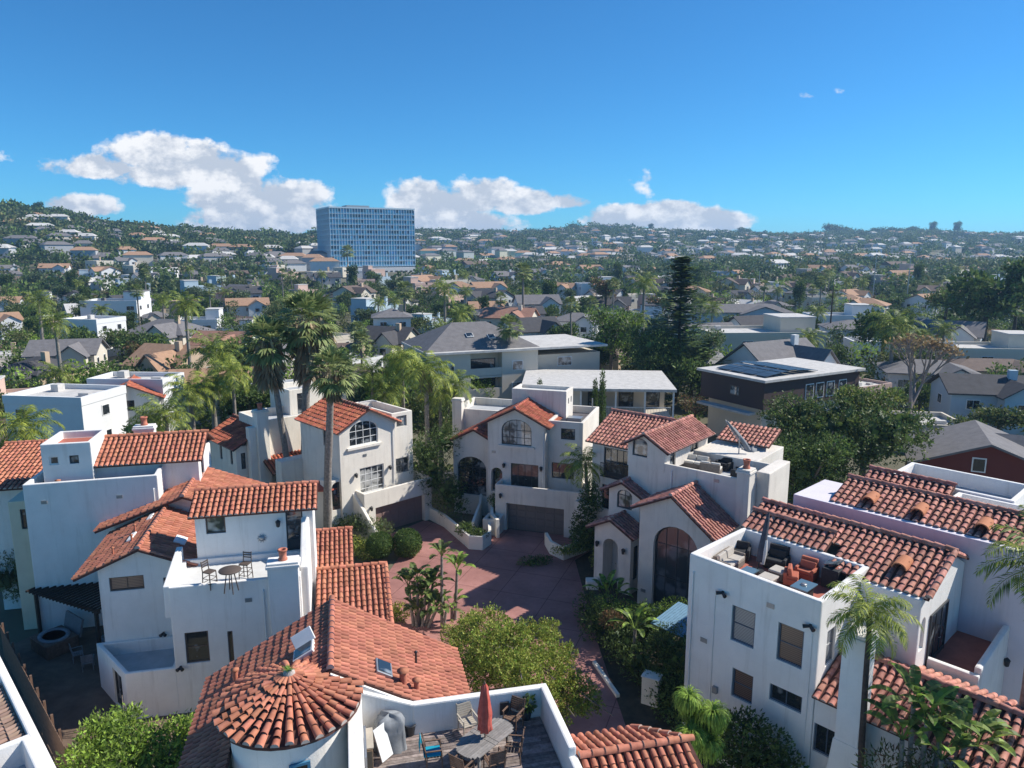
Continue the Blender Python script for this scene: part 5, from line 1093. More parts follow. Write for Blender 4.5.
wall_detail(E, [(-5.0,-.05,6.2,8.2)], [(-2.0,0,8.2),(-5.1,-3,1.2)])
# ============================================================ TERRAIN
def ridge(px):
    T = [(-1500,36,520),(-300,44,560),(0,50,640),(60,47,680),(130,36,720),(200,33,780),(300,31,880),(400,44,1200),(520,50,1450),(600,58,1500),(700,50,1500),(800,46,1500),(900,50,1500),(1024,46,1500),(1400,50,1500),(3000,50,1500)]
    for (a,z0,y0),(b,z1,y1) in zip(T, T[1:]):
        if px <= b: f = (px-a)/(b-a); f = min(1,max(0,f)); f = f*f*(3-2*f); return z0+(z1-z0)*f, y0+(y1-y0)*f
    return 50, 1500
def ground(x, y):
    if y < 130: return 0.0
    zr, yr = ridge(512+CF*x/y); S = lambda t: (lambda q: q*q*(3-2*q))(min(1,max(0,t)))
    z = 8*S((y-130)/380) + (zr-8)*S((y-(330 if yr < 1000 else 520))/(yr-(330 if yr < 1000 else 520)))**1.0
    z += 1.6*math.sin(x*.012+y*.009)*S((y-300)/300) + 1.1*math.sin(x*.031-y*.021)*S((y-300)/300)
    if y > yr: z -= (y-yr)*.12
    return z
gm = mat('dry_ground', (.10,.10,.055), .95, .3, .02, bump=0, col2=(.16,.145,.10))
q = MB(); NX, rows = 150, [-60,-20,10,40,70,100,130,160,190,220,260,300,340,380,420,460,500,540,580,620,660,700,740,780,830,880,930,980,1040,1100,1160,1220,1280,1340,1400,1450,1500,1560,1650,1900,2600]
V = []
for y in rows:
    W = 150 + max(0,y)*1.35
    for i in range(NX+1): x = -W + 2*W*i/NX; V.append((x, y, ground(x,y) - (.02 if y < 130 else 0)))
q.add(V, [(r*(NX+1)+i, r*(NX+1)+i+1, (r+1)*(NX+1)+i+1, (r+1)*(NX+1)+i) for r in range(len(rows)-1) for i in range(NX)], 0, True)
tag(q.build('terrain', gm), kind='structure')
asph = mat('asphalt', (.055,.055,.058), .9, .2, 1)
for pts in ([(-90,66),(0,66),(0,71),(-90,71)], [(-90,118),(120,118),(120,123),(-90,123)]):
    q = MB(); q.add([(x,y,.0) for x,y in pts], [(0,1,2,3)]); o = q.build('road', asph); tag(o, kind='structure')
# ============================================================ MIDDLE DISTANCE HOUSES
WALLS = {n: mat('wall_'+n, c, .9, .05, .5) for n, c in dict(white=(.70,.70,.69), cream=(.62,.56,.46), tan=(.50,.38,.27), pink=(.56,.40,.33), grey=(.40,.41,.42), blue=(.42,.52,.58), brown=(.075,.05,.045), red=(.16,.04,.03)).items()}
ROOFS = {n: mat('roof_'+n, c, .9, .18, 1.5, bump=.3, bscale=12) for n, c in dict(grey=(.17,.16,.16), dark=(.07,.068,.072), tan=(.36,.22,.14), red=(.30,.16,.115), white=(.52,.50,.47), brown=(.15,.11,.09)).items()}
RN = dict(grey='grey', dark='dark', tan='tan', red='red tiled', white='flat white', brown='brown')
wfr = fr_white
def simple_house(name, w, d, h, roof, wm, rm, rise=2.0, label=None, cat='house', group=None, windows=True, chim=0, seed=0, parent=None, floors=1, far=False):
    o = empty(name, (0,0,0), 0, label, cat, group); R = random.Random(seed)
    q = MB()
    if roof == 'gable': # ridge along x
        q.prism(rect(0,0,w,d), -3, h); q.add([(0.0,0,h),(0,d,h),(0,d/2,h+rise-.1)], [(0,1,2)]); q.add([(w,0,h),(w,d,h),(w,d/2,h+rise-.1)], [(2,1,0)])
    else: q.prism(rect(0,0,w,d), -3, h)
    q.build('wall', wm, o)
    r = MB(); t = .18; ov = .5
    if roof == 'gable':
        k = rise/(d/2)
        for s in (0, 1):
            y0, y1 = (-ov, d/2) if s == 0 else (d+ov, d/2); z0 = h-k*ov
            v = [(-ov,y0,z0+.02),(w+ov,y0,z0+.02),(w+ov,y1,h+rise+.02),(-ov,y1,h+rise+.02)]; v2 = [(a,b,c+t) for a,b,c in v]
            r.add(v+v2, [(0,1,2,3),(7,6,5,4),(0,4,5,1),(1,5,6,2),(2,6,7,3),(3,7,4,0)])
    elif roof == 'hip':
        a = min(d/2, w/2)*.98; v = [(-ov,-ov,h),(w+ov,-ov,h),(w+ov,d+ov,h),(-ov,d+ov,h)]; v2 = [(p[0],p[1],h+.15) for p in v]; rg = [(a,d/2,h+rise),(w-a,d/2,h+rise)]
        r.add(v+v2+rg, [(3,2,1,0),(0,1,5,4),(1,2,6,5),(2,3,7,6),(3,0,4,7),(4,5,9,8),(6,7,8,9),(5,6,9),(7,4,8)])
    else:
        r.box(.1,.1,h+.005,w-.1,d-.1,h+.08); e = .22; hp = h+R.choice((.35,.6,.9))
        r.box(-.06,-.06,h-.3,w+.06,e,hp,1); r.box(-.06,d-e,h-.3,w+.06,d+.06,hp,1); r.box(-.06,e+.002,h-.3,e,d-e-.002,hp,1); r.box(w-e,e+.002,h-.3,w+.06,d-e-.002,hp,1)
        for _ in range(R.randrange(1,4)): x_ = R.uniform(.15,.75)*w; y_ = R.uniform(.2,.7)*d; r.box(x_,y_,h+.08,x_+R.uniform(.5,1.3),y_+R.uniform(.5,1.1),h+R.uniform(.4,1.0))
        if w > 9 and R.random() < .6: ww = w*R.uniform(.3,.5); xx = R.choice((0,1))*(w-ww); r.box(xx+.02,d*.35,h+.08,xx+ww-.02,d-.3,h+2.6,1); r.box(xx-.1,d*.35-.12,h+2.61,xx+ww+.1,d-.2,h+2.85)
    if roof != 'flat' and w > 8:
        ww = w*.42; x0 = w*(.06 if R.random() < .5 else .5); y0 = -d*.28; ym = d*.5; rz = h+rise*.8; xm = x0+ww/2
        q2 = MB(); q2.prism(rect(x0,y0,x0+ww,-.01), -3, h); q2.add([(x0,y0,h),(x0+ww,y0,h),(xm,y0,rz-.12)], [(0,1,2)]); wob = q2.build('wing_wall', wm, o)
        for s in (-1,1):
            ee = xm + s*(ww/2+.4); ze = h-.3; v = [(xm,y0-.4,rz+.02),(xm,ym,rz+.02),(ee,ym,ze),(ee,y0-.4,ze)]; v2 = [(a,b,c+.16) for a,b,c in v]
            r.add(v+v2, [(0,1,2,3),(7,6,5,4),(0,4,5,1),(1,5,6,2),(2,6,7,3),(3,7,4,0)])
        fw_ = MB().box(xm-.75,y0-.05,h-2.1,xm+.75,y0+.02,h-.8).build('window', wfr, o)
        if not far: MB().box(xm-.65,y0-.08,h-2.0,xm+.65,y0-.055,h-.9).build('pane', pane, fw_)
    rf = r.build('roof', [rm, wm], o)
    if chim:
        m = MB(); m.box(w*.7,d*.35,h,w*.7+.9,d*.35+.7,h+rise+.9); m.build('chimney', wm if chim == 2 else WALLS['tan'], rf)
    if windows:
        def win(c, dx, ww, wh, nrm):
            f = MB(); g = MB(); cx_, cy_, cz_ = c
            if dx: f.box(cx_-ww/2,cy_-.05,cz_,cx_+ww/2,cy_+.02,cz_+wh); g.box(cx_-ww/2+.09,cy_-.075,cz_+.09,cx_-.03,cy_-.055,cz_+wh-.09); g.box(cx_+.03,cy_-.075,cz_+.09,cx_+ww/2-.09,cy_-.055,cz_+wh-.09)
            else:
                s = nrm; f.box(min(cx_,cx_+.05*s),cy_-ww/2,cz_,max(cx_,cx_+.05*s),cy_+ww/2,cz_+wh); g.box(min(cx_+.055*s,cx_+.075*s),cy_-ww/2+.09,cz_+.09,max(cx_+.055*s,cx_+.075*s),cy_+ww/2-.09,cz_+wh-.09)
            fo = f.build('window', wfr, o)
            if not far: g.build('pane', pane, fo)
            else: fo.data.materials[0] = pane
        for fl in range(floors):
            z = h - 2.0 - 2.8*fl
            n = max(2, int(w/3.4))
            for i in range(n):
                if R.random() < .85: win((w*(i+.5)/n + R.uniform(-.3,.3), 0, z), 1, R.choice((1.1,1.5,2.0)), 1.2, 0)
            n = max(1, int(d/4))
            for i in range(n):
                win((w, d*(i+.5)/n, z), 0, 1.2, 1.2, 1); win((0, d*(i+.5)/n, z), 0, 1.2, 1.2, -1)
    return o
OCC = [(-8,40,34),(8,35,30),(20,35,26),(-30,50,22),(15,50,22)]
def place(o, px, py, z, ang, w, d, cx=.5, cy=0):
    """the point (cx*w, cy*d) at height z stands where the photo shows px, py"""
    x, y, _ = at(px, py, z); a = math.radians(ang); X = x - (cx*w*math.cos(a)-cy*d*math.sin(a)); Y = y - (cx*w*math.sin(a)+cy*d*math.cos(a))
    o.location = (X, Y, 0); o.rotation_euler = (0,0,a); c = (X+ (w/2)*math.cos(a)-(d/2)*math.sin(a), Y+(w/2)*math.sin(a)+(d/2)*math.cos(a)); OCC.append((c[0], c[1], max(w,d)*.62)); return o
def MH(px, py, h, w, d, ang, roof, wn, rn, label, rise=2.0, floors=1, chim=0, cx=.5, name='house', cat='house', seed=0):
    return place(simple_house(name, w, d, h, roof, WALLS[wn], ROOFS[rn], rise, label, cat, None, True, chim, seed, floors=floors), px, py, h, ang, w, d, cx)
# cream apartment block with grey hip roof
AP = empty('apartment_building', (-10.4,92,0), 22, 'cream apartment block with recessed balconies under a big grey hip roof', 'apartment block'); OCC.append((3,100,17))
MB().prism([(0,.0),(5.4,.0),(5.4,1.6),(9.8,1.6),(9.8,0),(15,0),(15,14),(0,14)], -1, 8.8).prism(rect(15.02,1,25,12), -1, 7.9).prism(rect(5.41,.05,9.79,1.58), -1, 2.9).prism(rect(5.41,.05,9.79,.2), 2.9, 4.0).prism(rect(5.41,.05,9.79,.2), 5.7, 6.7).prism(rect(5.41,.05,9.79,1.58), 5.4, 5.65).build('wall', WALLS['cream'], AP)
MB().box(-.6,-.5,8.82,25.4,13,9.1).build('flat_roof', ROOFS['white'], AP)
q = MB(); v = [(-.5,.5,9.11),(15.5,.5,9.11),(15.5,13,9.11),(-.5,13,9.11),(5,6.8,12.2),(10,6.8,12.2)]; q.add(v, [(0,1,5,4),(2,3,4,5),(1,2,5),(3,0,4),(3,2,1,0)]); q.build('hip_roof', ROOFS['grey'], AP)
for x, w in ((12,1.6),(2.4,1.6),(19.5,2.2)):
    y = 0 if x < 15 else 1
    for z in (6.2, 3.3): f = MB().box(x-w/2,y-.06,z,x+w/2,y+.01,z+1.3).build('window', wfr, AP); MB().box(x-w/2+.1,y-.09,z+.1,x+w/2-.1,y-.065,z+1.2).build('pane', pane_c, f)
for z in (2.95, 5.7): f = MB().box(5.8,1.52,z,9.4,1.6,z+2.1).build('balcony_door', fr_dark, AP); MB().box(5.95,1.49,z+.1,9.25,1.515,z+2.0).build('pane', pane, f)
skylight(AP, (6.5,3.6,10.75), 1.0, 1.0, rx=.45); skylight(AP, (9.5,3.2,10.5), 1.0, 1.0, rx=.45)
# flat roofed carport building
CP = empty('carport_building', (1.0,84.5,0), -4, 'flat white roofed building with open covered balcony behind the cypresses', 'house'); OCC.append((10,90,11))
MB().prism(rect(.5,5,17.5,13), 0, 5.7).prism(rect(.5,.6,7,5.0), 0, 5.7).prism(rect(7.01,.6,17.7,4.99), -1, 2.7).build('wall', WALLS['cream'], CP); MB().box(0,0,5.72,18.2,13.6,6.05).build('roof', ROOFS['white'], CP)
for x in (7.1,11.2,14.6,17.9): MB().box(x-.1,.3,0,x+.1,.5,5.7).build('post', wfr, CP)
q = MB(); q.box(7.2,.65,3.7,17.7,.7,3.78)
for i in range(60): q.box(7.2+i*.176,.66,2.7,7.24+i*.176,.69,3.7)
q.build('railing', wfr, CP)
for x in (9,12.8,16): f = MB().box(x-.9,4.9,2.9,x+.9,4.98,5.0).build('door', fr_dark, CP); MB().box(x-.8,4.87,3.0,x+.8,4.895,4.9).build('pane', pane, f)
# brown house with solar panels
BR = empty('house', (27.7,78.7,0), 30, 'dark brown flat roofed house with a blue solar covered roof', 'house'); OCC.append((32,88,13))
MB().prism(rect(0,0,16.5,9.6), 4.6, 7.7).build('wall', WALLS['brown'], BR); MB().prism(rect(.8,.8,15.5,9), -1, 4.58).build('lower_wall', WALLS['cream'], BR); MB().box(-.4,-.4,7.72,17,10,8.0).build('roof', ROOFS['white'], BR)
q = MB(); R = random.Random(3)
for i in range(7):
    for j in range(4): q.obox((1.6+i*1.25, 1.6+j*1.9, 8.35+.12*(2-abs(3-i))), 1.18, 1.8, .05, ry=.04*(i-3))
q.build('solar_panel', mat('solar_blue',(.035,.05,.07),.35,.2,1,.3), BR)
for x in (7.5,9.3,11.2,13.4): f = MB().box(x-.7,-.05,5.1,x+.7,.01,6.9).build('window', wfr, BR); MB().box(x-.6,-.08,5.2,x+.6,-.055,6.8).build('pane', pane, f)
f = MB().box(-.05,3.5,5.6,.01,4.9,6.7).build('window', fr_brown, BR); MB().box(-.08,3.6,5.7,-.055,4.8,6.6).build('pane', pane_c, f)
MB().box(-1.2,1,3.9,-.02,9,4.15).build('awning', ROOFS['white'], BR)
# named houses
MH(800,368,6.0,12,9,30,'gable','white','grey','white gabled house with grey roof and two white chimneys behind the brown house',3.2,1,2)
p = at(835,345,9.5); 
rh = simple_house('house', 8.5, 10.5, 4.6, 'gable', WALLS['red'], ROOFS['grey'], 2.0, 'dark red gabled house with a grey roof and one white window at the right', 'house', None, False)
rh.location = (43.1,54.4,0); rh.rotation_euler = (0,0,math.radians(65)); OCC.append((41,62,9)); f = MB().box(-.08,5.4,4.3,-.01,6.4,5.5).build('window', wfr, rh); MB().box(-.1,5.5,4.4,-.085,6.3,5.4).build('pane', pane, f)
MH(998,394,5.2,10,7,-12,'gable','blue','dark','long pale blue house with dark roof at the right edge',1.6,2,2)
MH(925,430,2.6,9,7,-8,'flat','cream','white','low white roofed carport behind the half bare tree')
MH(770,336,7.5,20,12,4,'flat','cream','white','wide two storey flat roofed apartment house with balconies behind the small white pyramids',floors=2,cat='apartment block')
for px, lb in ((712,'left small white pyramid roof among the trees'),(745,'right small white pyramid roof among the trees')):
    x,y,z = at(px,360,5.5); o = empty('garden_pavilion', (x,y,0), 10, lb, 'pavilion', 'white pyramid roofed pavilions'); MB().prism(rect(-1.5,-1.5,1.5,1.5), 0, 5.2).build('wall', WALLS['white'], o); q = MB(); q.add([(-1.9,-1.9,5.22),(1.9,-1.9,5.22),(1.9,1.9,5.22),(-1.9,1.9,5.22),(0,0,8.3)], [(3,2,1,0),(0,1,4),(1,2,4),(2,3,4),(3,0,4)]); q.build('roof', ROOFS['white'], o)
MH(42,402,6.4,9,7,-8,'flat','white','white','white stucco house with flat parapet at the far left behind the palm',floors=2)
x, y, z = at(128,398,5.4)
hh = House('house', (x,y), 20, 'white house with small red tiled gable behind the palms'); k = gable_block(hh, -3.2,0,3.2,6, 0, 5.4, 6.85); hh.opening(k, 0, 0, 0, 1.2, 3.9, 5.1)
hh.roof([[(-3.8,-.4,5.2),(0,-.4,6.95),(0,6.2,6.95),(-3.8,6.2,5.2)],[(0,-.4,6.95),(3.8,-.4,5.2),(3.8,6.2,5.2),(0,6.2,6.95)]], tileB, [((0,-.4,7),(0,6.2,7))], pitch=.33); hh.finish(); OCC.append((x,y+3,5))
MH(125,384,6.6,9,5,-3,'flat','white','white','long white parapet house above the small tiled gable',floors=2)
MH(150,366,4.6,10,9,-20,'gable','tan','tan','tan house with a broad tan hip roof left of centre',2.6,1,1)
MH(152,335,5.0,14,10,-12,'hip','cream','grey','cream bungalow with white trim porch and a grey roof at the left',2.8,1,1)
MH(15,374,4.6,9,8,-20,'hip','tan','dark','tan house with solar covered dark roof at the left edge',2.0,1,1)
MH(78,322,7.5,9,8,-14,'flat','white','white','white modern two storey house with dark window bands at the left',floors=2)
MH(108,303,8.5,14,10,6,'flat','white','grey','white modern house with a wide grey slab roof at the left',floors=2)
MH(380,342,5,9,8,-20,'gable','cream','dark','dark roofed house in front of the white turreted house',2.4,1,1)
MH(392,318,7.5,8,8,10,'hip','white','grey','white two storey house with a low pointed roof below the blue tower',1.8,2,1)
MH(575,322,6.0,10,8,-10,'hip','white','grey','white two storey house with grey roof left of the eucalyptus',1.8,2)
MH(540,331,5.0,11,9,25,'gable','white','dark','small white gabled house with two dark windows behind the apartment block',2.4)
MH(540,304,7,12,9,10,'gable','white','grey','pale house with twin dormers in the middle distance',2.2,2)
MH(505,318,6,12,9,-15,'gable','cream','red','house with a faded red roof behind the grey hip roof',2.0,1,2)
MH(610,305,6.5,11,9,-10,'gable','pink','dark','pinkish house right of the twin dormer house',2.0,2)
MH(640,318,5.5,13,9,5,'flat','white','dark','low white house with dark flat roof left of the norfolk pine')
MH(740,313,6.5,26,8,-2,'hip','blue','grey','long pale blue roofed building right of the norfolk pine',2.0,2)
MH(715,338,5.0,11,8,15,'gable','white','grey','grey roofed cottage right of the norfolk pine',2.4)
MH(770,330,5.6,12,8,25,'gable','white','dark','white cottage with steep dark roof right of centre',2.6)
MH(860,330,6.5,11,9,-10,'hip','blue','grey','light blue two storey house in front of the utility pole',1.6,2)
MH(880,345,5.0,9,7,-10,'flat','white','white','small white flat roofed house in front of the light blue house')
MH(945,335,5.5,12,9,-35,'gable','white','grey','white gabled house with grey roof left of the big dark trees at right',2.4)
MH(845,318,6.5,14,9,-6,'flat','white','white','white flat house above the light blue house',floors=2)
MH(1000,352,4.5,16,10,-8,'flat','cream','white','flat cream roof at the right edge above the brown roofs')
MH(1005,372,4.0,15,9,-8,'hip','cream','brown','low cream house with brown roof at the right edge',1.4)
MH(935,375,4.4,12,9,-15,'hip','white','grey','white bungalow with grey roof behind the half bare tree',1.6)
MH(600,285,9,14,10,12,'flat','white','white','white cubic house in the middle far rows',floors=2)
MH(690,292,8,13,10,-12,'hip','cream','tan','cream house with tan roof in the far rows right of centre',2)
MH(215,345,4.5,11,8,-10,'gable','white','red','white house with long red roof among palms left of the tall palms',2)
MH(200,303,6,20,8,-5,'flat','pink','red','row building with white arcade and red roof at the left')
MH(230,292,7,9,8,-30,'gable','white','grey','small white gabled house under the left hillside',2.4)
MH(60,355,5,10,8,15,'gable','cream','grey','cream house with grey gable roof beside the modern house',2)
MH(195,322,5,10,8,10,'flat','white','white','low white flat house beside the round date palm')
MH(290,395,5.5,8,7,30,'flat','white','white','white box house with dark door above the chimney wing')
# blue glass tower
TW = empty('office_tower', (-122,500,0), 28, 'blue glass office tower with eleven rows of windows on a white podium', 'office tower'); OCC.append((-105,535,48))
LW, LD, Z0, FH, NR = 60.0, 36.0, 10.9, 3.52, 11
MB().box(.4,.4,0,LW-.4,LD-.4,Z0+FH*NR+.6).build('wall', mat('tower_core', (.10,.16,.20), .6, .1), TW)
tg = mat('tower_glass', (.03,.12,.22), .3, .1, .05, .5, island=.75, col2=(.10,.32,.48)); tm = mat('tower_mullion', (.55,.66,.72), .5, .05, 1); sp = mat('tower_spandrel', (.16,.42,.60), .3, .1, .2, .6)
g = MB(); m = MB(); s = MB()
nc = 31; cw = LW/nc; nwin = 0
wo = MB().box(0,0,0,cw-.3,.3,FH-1.7).build('window', tg); wme = wo.data; bpy.data.objects.remove(wo)
nt2 = tg.node_tree; oi = nt2.nodes.new('ShaderNodeObjectInfo'); gg = next(n for n in nt2.nodes if n.type == 'NEW_GEOMETRY'); ad = nt2.nodes.new('ShaderNodeMath'); ad.operation = 'ADD'; fr_ = nt2.nodes.new('ShaderNodeMath'); fr_.operation = 'FRACT'
for lk in list(nt2.links):
    if lk.from_node == gg and lk.from_socket.name == 'Random Per Island': nt2.links.new(fr_.outputs[0], lk.to_socket)
nt2.links.new(gg.outputs['Random Per Island'], ad.inputs[0]); nt2.links.new(oi.outputs['Random'], ad.inputs[1]); nt2.links.new(ad.outputs[0], fr_.inputs[0])
for r in range(NR):
    z = Z0 + r*FH
    for i in range(nc):
        if nwin < 100 and r >= NR-4: wo = link('window', wme, TW); wo.location = (i*cw+.15, 0, z+1.35); nwin += 1
        else: g.box(i*cw+.15, 0, z+1.35, (i+1)*cw-.15, .3, z+FH-.35)
    s.box(.02,.06,z+.1,LW-.02,.38,z+1.3)
    for i in range(20): w2 = LD/20; g.box(0, i*w2+.15, z+1.35, .3, (i+1)*w2-.15, z+FH-.35); g.box(LW-.3, i*w2+.15, z+1.35, LW, (i+1)*w2-.15, z+FH-.35)
    s.box(.06,.4,z+.1,.38,LD,z+1.3)
    m.box(-.2,-.2,z-.14,LW+.2,.05,z+.14); m.box(-.2,.06,z-.14,.05,LD,z+.14)
for i in range(nc+1): m.box(i*cw-.13,-.3,Z0,i*cw+.13,-.01,Z0+FH*NR+.8)
for i in range(1,21): m.box(-.3,i*LD/20-.13,Z0,-.01,i*LD/20+.13,Z0+FH*NR+.8)
m.box(-.35,-.35,Z0+FH*NR,LW+.35,.35,Z0+FH*NR+1.0); m.box(-.35,.36,Z0+FH*NR,.35,LD,Z0+FH*NR+1.0)
g.build('window_panes', tg, TW)['kind'] = 'stuff'; s.build('spandrels', sp, TW); m.build('mullions', tm, TW)
MB().box(14,8,Z0+FH*NR+.5,30,20,Z0+FH*NR+2.6).build('roof_plant', WALLS['grey'], TW)
MB().box(-14,-6,0,LW+4,-.4,Z0-1.0).box(-22,-12,-2,-6,6,Z0+1.5).box(-12,-11,Z0+1.5,-8,-6,Z0+4).build('podium', WALLS['white'], TW)
for i in range(18): MB().box(-4+i*3.6,-6.12,Z0-5.4,-2.2+i*3.6,-5.98,Z0-3).build('window', pane, TW)
for i in range(5): MB().box(-20+i*3,-12.1,Z0-3,-18.4+i*3,-11.98,Z0-1).build('window', pane, TW)
# ============================================================ FILLERS: houses and trees of the valley
def far_px(x, y): return 512+CF*x/y
protos = []
RS = random.Random(21)
combos = [('gable','white','grey'),('hip','cream','grey'),('flat','white','white'),('gable','cream','brown'),('hip','white','tan'),('gable','tan','brown'),('flat','cream','white'),('hip','white','dark'),('gable','grey','dark'),('flat','pink','white'),('gable','white','tan'),('flat','blue','white'),('gable','white','white'),('flat','white','grey')]
def zone(px, y):
    h = 'far left' if px < 150 else 'left' if px < 310 else 'below the blue tower' if px < 430 else 'centre' if px < 600 else 'right of centre' if px < 760 else 'right' if px < 900 else 'far right'
    d = 'nearer rows' if y < 190 else 'middle rows' if y < 290 else 'farther rows'
    return h, d
def free(x, y, r):
    for a, b, c in OCC:
        if (x-a)**2+(y-b)**2 < (c+r)**2: return False
    return True
used = {}
hn = 0; tries = 0
while hn < 205 and tries < 20000:
    tries += 1
    y = RS.uniform(84, 420)**1.0; px = RS.uniform(-60, 1090); x = (px-512)/CF*y
    ci = RS.randrange(len(combos)); s = RS.uniform(.62,.85) if y < 200 else RS.uniform(.75,1.05)
    if not free(x, y, 3.9): continue
    rt, wn, rn = combos[ci]; h, d = zone(px, y)
    lb = f'{wn} house with {RN[rn] if not (rt=="flat") else "flat pale"} roof in the {d}, {h}'
    if ci not in used:
        o = simple_house('valley_house', RS.uniform(10,13), RS.uniform(8,10), RS.choice((3.8,5.8)), rt, WALLS[wn], ROOFS[rn], 2.0, lb, 'house', 'houses in the valley rows', True, RS.choice((0,1,2)), ci, floors=1); used[ci] = o
    else: o = copy_tree(used[ci])
    o['label'] = lb; o.location = (x-5, y-4, ground(x,y)); o.rotation_euler = (0,0,math.radians(RS.choice((12,22,30,38,48,-35,60)))); o.scale = (s,s,s)
    OCC.append((x,y,3.9)); hn += 1
# single mesh far houses on the slopes
def far_house_mesh(rt, wn, rn, seed):
    R = random.Random(seed); q = MB(); w, d, h = R.uniform(13,20), R.uniform(8,11), R.choice((3.6,6.2)); q.prism(rect(0,0,w,d), -5, h, 0)
    if rt == 'flat': q.box(-.3,-.3,h+.01,w+.3,d+.3,h+.5,1)
    else:
        v = [(-.6,-.6,h),(w+.6,-.6,h),(w+.6,d+.6,h),(-.6,d+.6,h)]; a = d*.45 if rt == 'hip' else -.5; q.add(v+[(a,d/2,h+2.2),(w-a,d/2,h+2.2)], [(3,2,1,0),(0,1,5,4),(1,2,5),(2,3,4,5),(3,0,4)], 1)
    for i in range(int(w/3)): q.box(1+i*3,-.08,h-2.2,2.8+i*3,-.01,h-.8,2)
    me_o = q.build('far_house', [WALLS[wn], ROOFS[rn], pane]); return me_o
fh = {}; hn = 0; tries = 0; OCC2 = list(OCC)
while hn < 90 and tries < 9000:
    tries += 1; y = RS.uniform(420, 900); px = RS.uniform(-40, 1080); x = (px-512)/CF*y; zr, yr = ridge(px)
    if (286 < px < 420 and y < 590) or y > yr or any((x-a)**2+(y-b)**2 < (c+6)**2 for a,b,c in OCC2): continue
    if RS.random() > (.5 if px < 330 else .9): continue
    ci = RS.randrange(len(combos)); rt, wn, rn = combos[ci]
    if ci in fh: o = fh[ci].copy(); COL.objects.link(o)
    else: o = far_house_mesh(rt, wn, rn, ci); fh[ci] = o
    h, d = zone(px, y); o.location = (x,y,ground(x,y)-.4); o.rotation_euler = (0,0,math.radians(RS.uniform(0,50)))
    tag(o, f'tiny {wn} house with {"flat pale" if rt=="flat" else RN[rn]} roof on the distant slope, {h}', 'house', 'houses on the distant slopes'); OCC2.append((x,y,8)); hn += 1
# still farther houses as one mass
q = MB()
for k in range(760):
    y = RS.uniform(560, 1470); px = RS.uniform(330, 1100) if k > 150 else RS.uniform(-30,330); x = (px-512)/CF*y
    if px < 330: y = RS.uniform(420, ridge(px)[1]); x = (px-512)/CF*y
    z = ground(x,y); w, d, h = RS.uniform(9,19), RS.uniform(7,10), RS.choice((4.5,6.5,7.5)); a = RS.uniform(0,.9); c, s = math.cos(a), math.sin(a)
    b = [(x+u*c-v*s, y+u*s+v*c) for u,v in rect(-w/2,-d/2,w/2,d/2)]; mi = RS.choice((0,0,1,2)); q.prism(b, z-4, z+h, mi); b2 = [(x+u*c-v*s, y+u*s+v*c) for u,v in rect(-w/2-.5,-d/2-.5,w/2+.5,d/2+.5)]; mr = RS.choice((3,3,4,5))
    n0 = [(p_[0],p_[1],z+h+.02) for p_ in b2]; q.add(n0+[(x-w*.3*c,y-w*.3*s,z+h+2),(x+w*.3*c,y+w*.3*s,z+h+2)], [(3,2,1,0),(0,1,5,4),(1,2,5),(2,3,4,5),(3,0,4)], mr)
o = q.build('distant_houses', [WALLS['white'],WALLS['cream'],WALLS['grey'],ROOFS['grey'],ROOFS['white'],ROOFS['tan']]); tag(o, 'hundreds of tiny pale houses scattered over the far hillside', 'houses', kind='stuff')
# trees
TM = [('broad dark green tree', crown_mesh('crown', blobs_round(3.4,4.6,4.4,10,1), 1500, .55, [lf_dark, lf_mid], 1)),
      ('mid green round tree', crown_mesh('crown', blobs_round(3.0,4.2,4.0,9,2), 1400, .5, [lf_mid, lf_olive], 2)),
      ('olive spreading tree', crown_mesh('crown', blobs_round(4.0,3.6,4.8,11,3), 1500, .55, [lf_olive, lf_dark], 3)),
      ('bright green bushy tree', crown_mesh('crown', blobs_round(2.4,3.0,2.8,8,4), 1100, .45, [lf_bright, lf_mid], 4)),
      ('tall dark upright tree', crown_mesh('crown', blobs_round(2.2,8.5,7.0,11,5,sq=1.1), 1600, .55, [lf_dark, lf_dark, lf_mid], 5)),
      ('grey green tree', crown_mesh('crown', blobs_round(3.2,5.0,5.0,10,6), 1300, .5, [lf_grey, lf_dark], 6)),
      ('rust coloured tree', crown_mesh('crown', blobs_round(2.8,3.8,4.0,9,7), 1200, .5, [lf_rust, lf_olive], 7))]
TRK = MB().path([(0,0,-1),(.1,0,2),(0,0,4.5)], [.3,.24,.12], 6).build('trunk', bark_dk); trk_me = TRK.data; bpy.data.objects.remove(TRK)
nn = 0; tries = 0; OCC3 = []
while nn < 285 and tries < 20000:
    tries += 1; y = 74 + (330-74)*RS.random()**.95; px = RS.uniform(-60, 1090); x = (px-512)/CF*y
    if any((x-a)**2+(y-b)**2 < (c*.85+1.2)**2 for a,b,c in OCC) or any((x-a)**2+(y-b)**2 < 9 for a,b in OCC3): continue
    if y < 84 and 600 < px < 960: continue
    k = RS.choices(range(7), (5,4,3,3,2,2,.7))[0]; h, d = zone(px, y); s = RS.uniform(.55,1.0) if y < 130 else RS.uniform(.6,1.15)
    o = empty('valley_tree', (x,y,ground(x,y)), RS.uniform(0,360), f'{TM[k][0]} among the houses in the {d}, {h}', 'tree', 'trees among the valley houses'); o.scale = (s,s,s*RS.uniform(.85,1.15))
    link('crown', TM[k][1], o); link('trunk', trk_me, o); OCC3.append((x,y)); nn += 1
PT = MB().path([(0,0,-1),(.15,0,5),(0,.1,10)], [.28,.2,.17], 7).build('trunk', palmbark); pt_me = PT.data; bpy.data.objects.remove(PT)
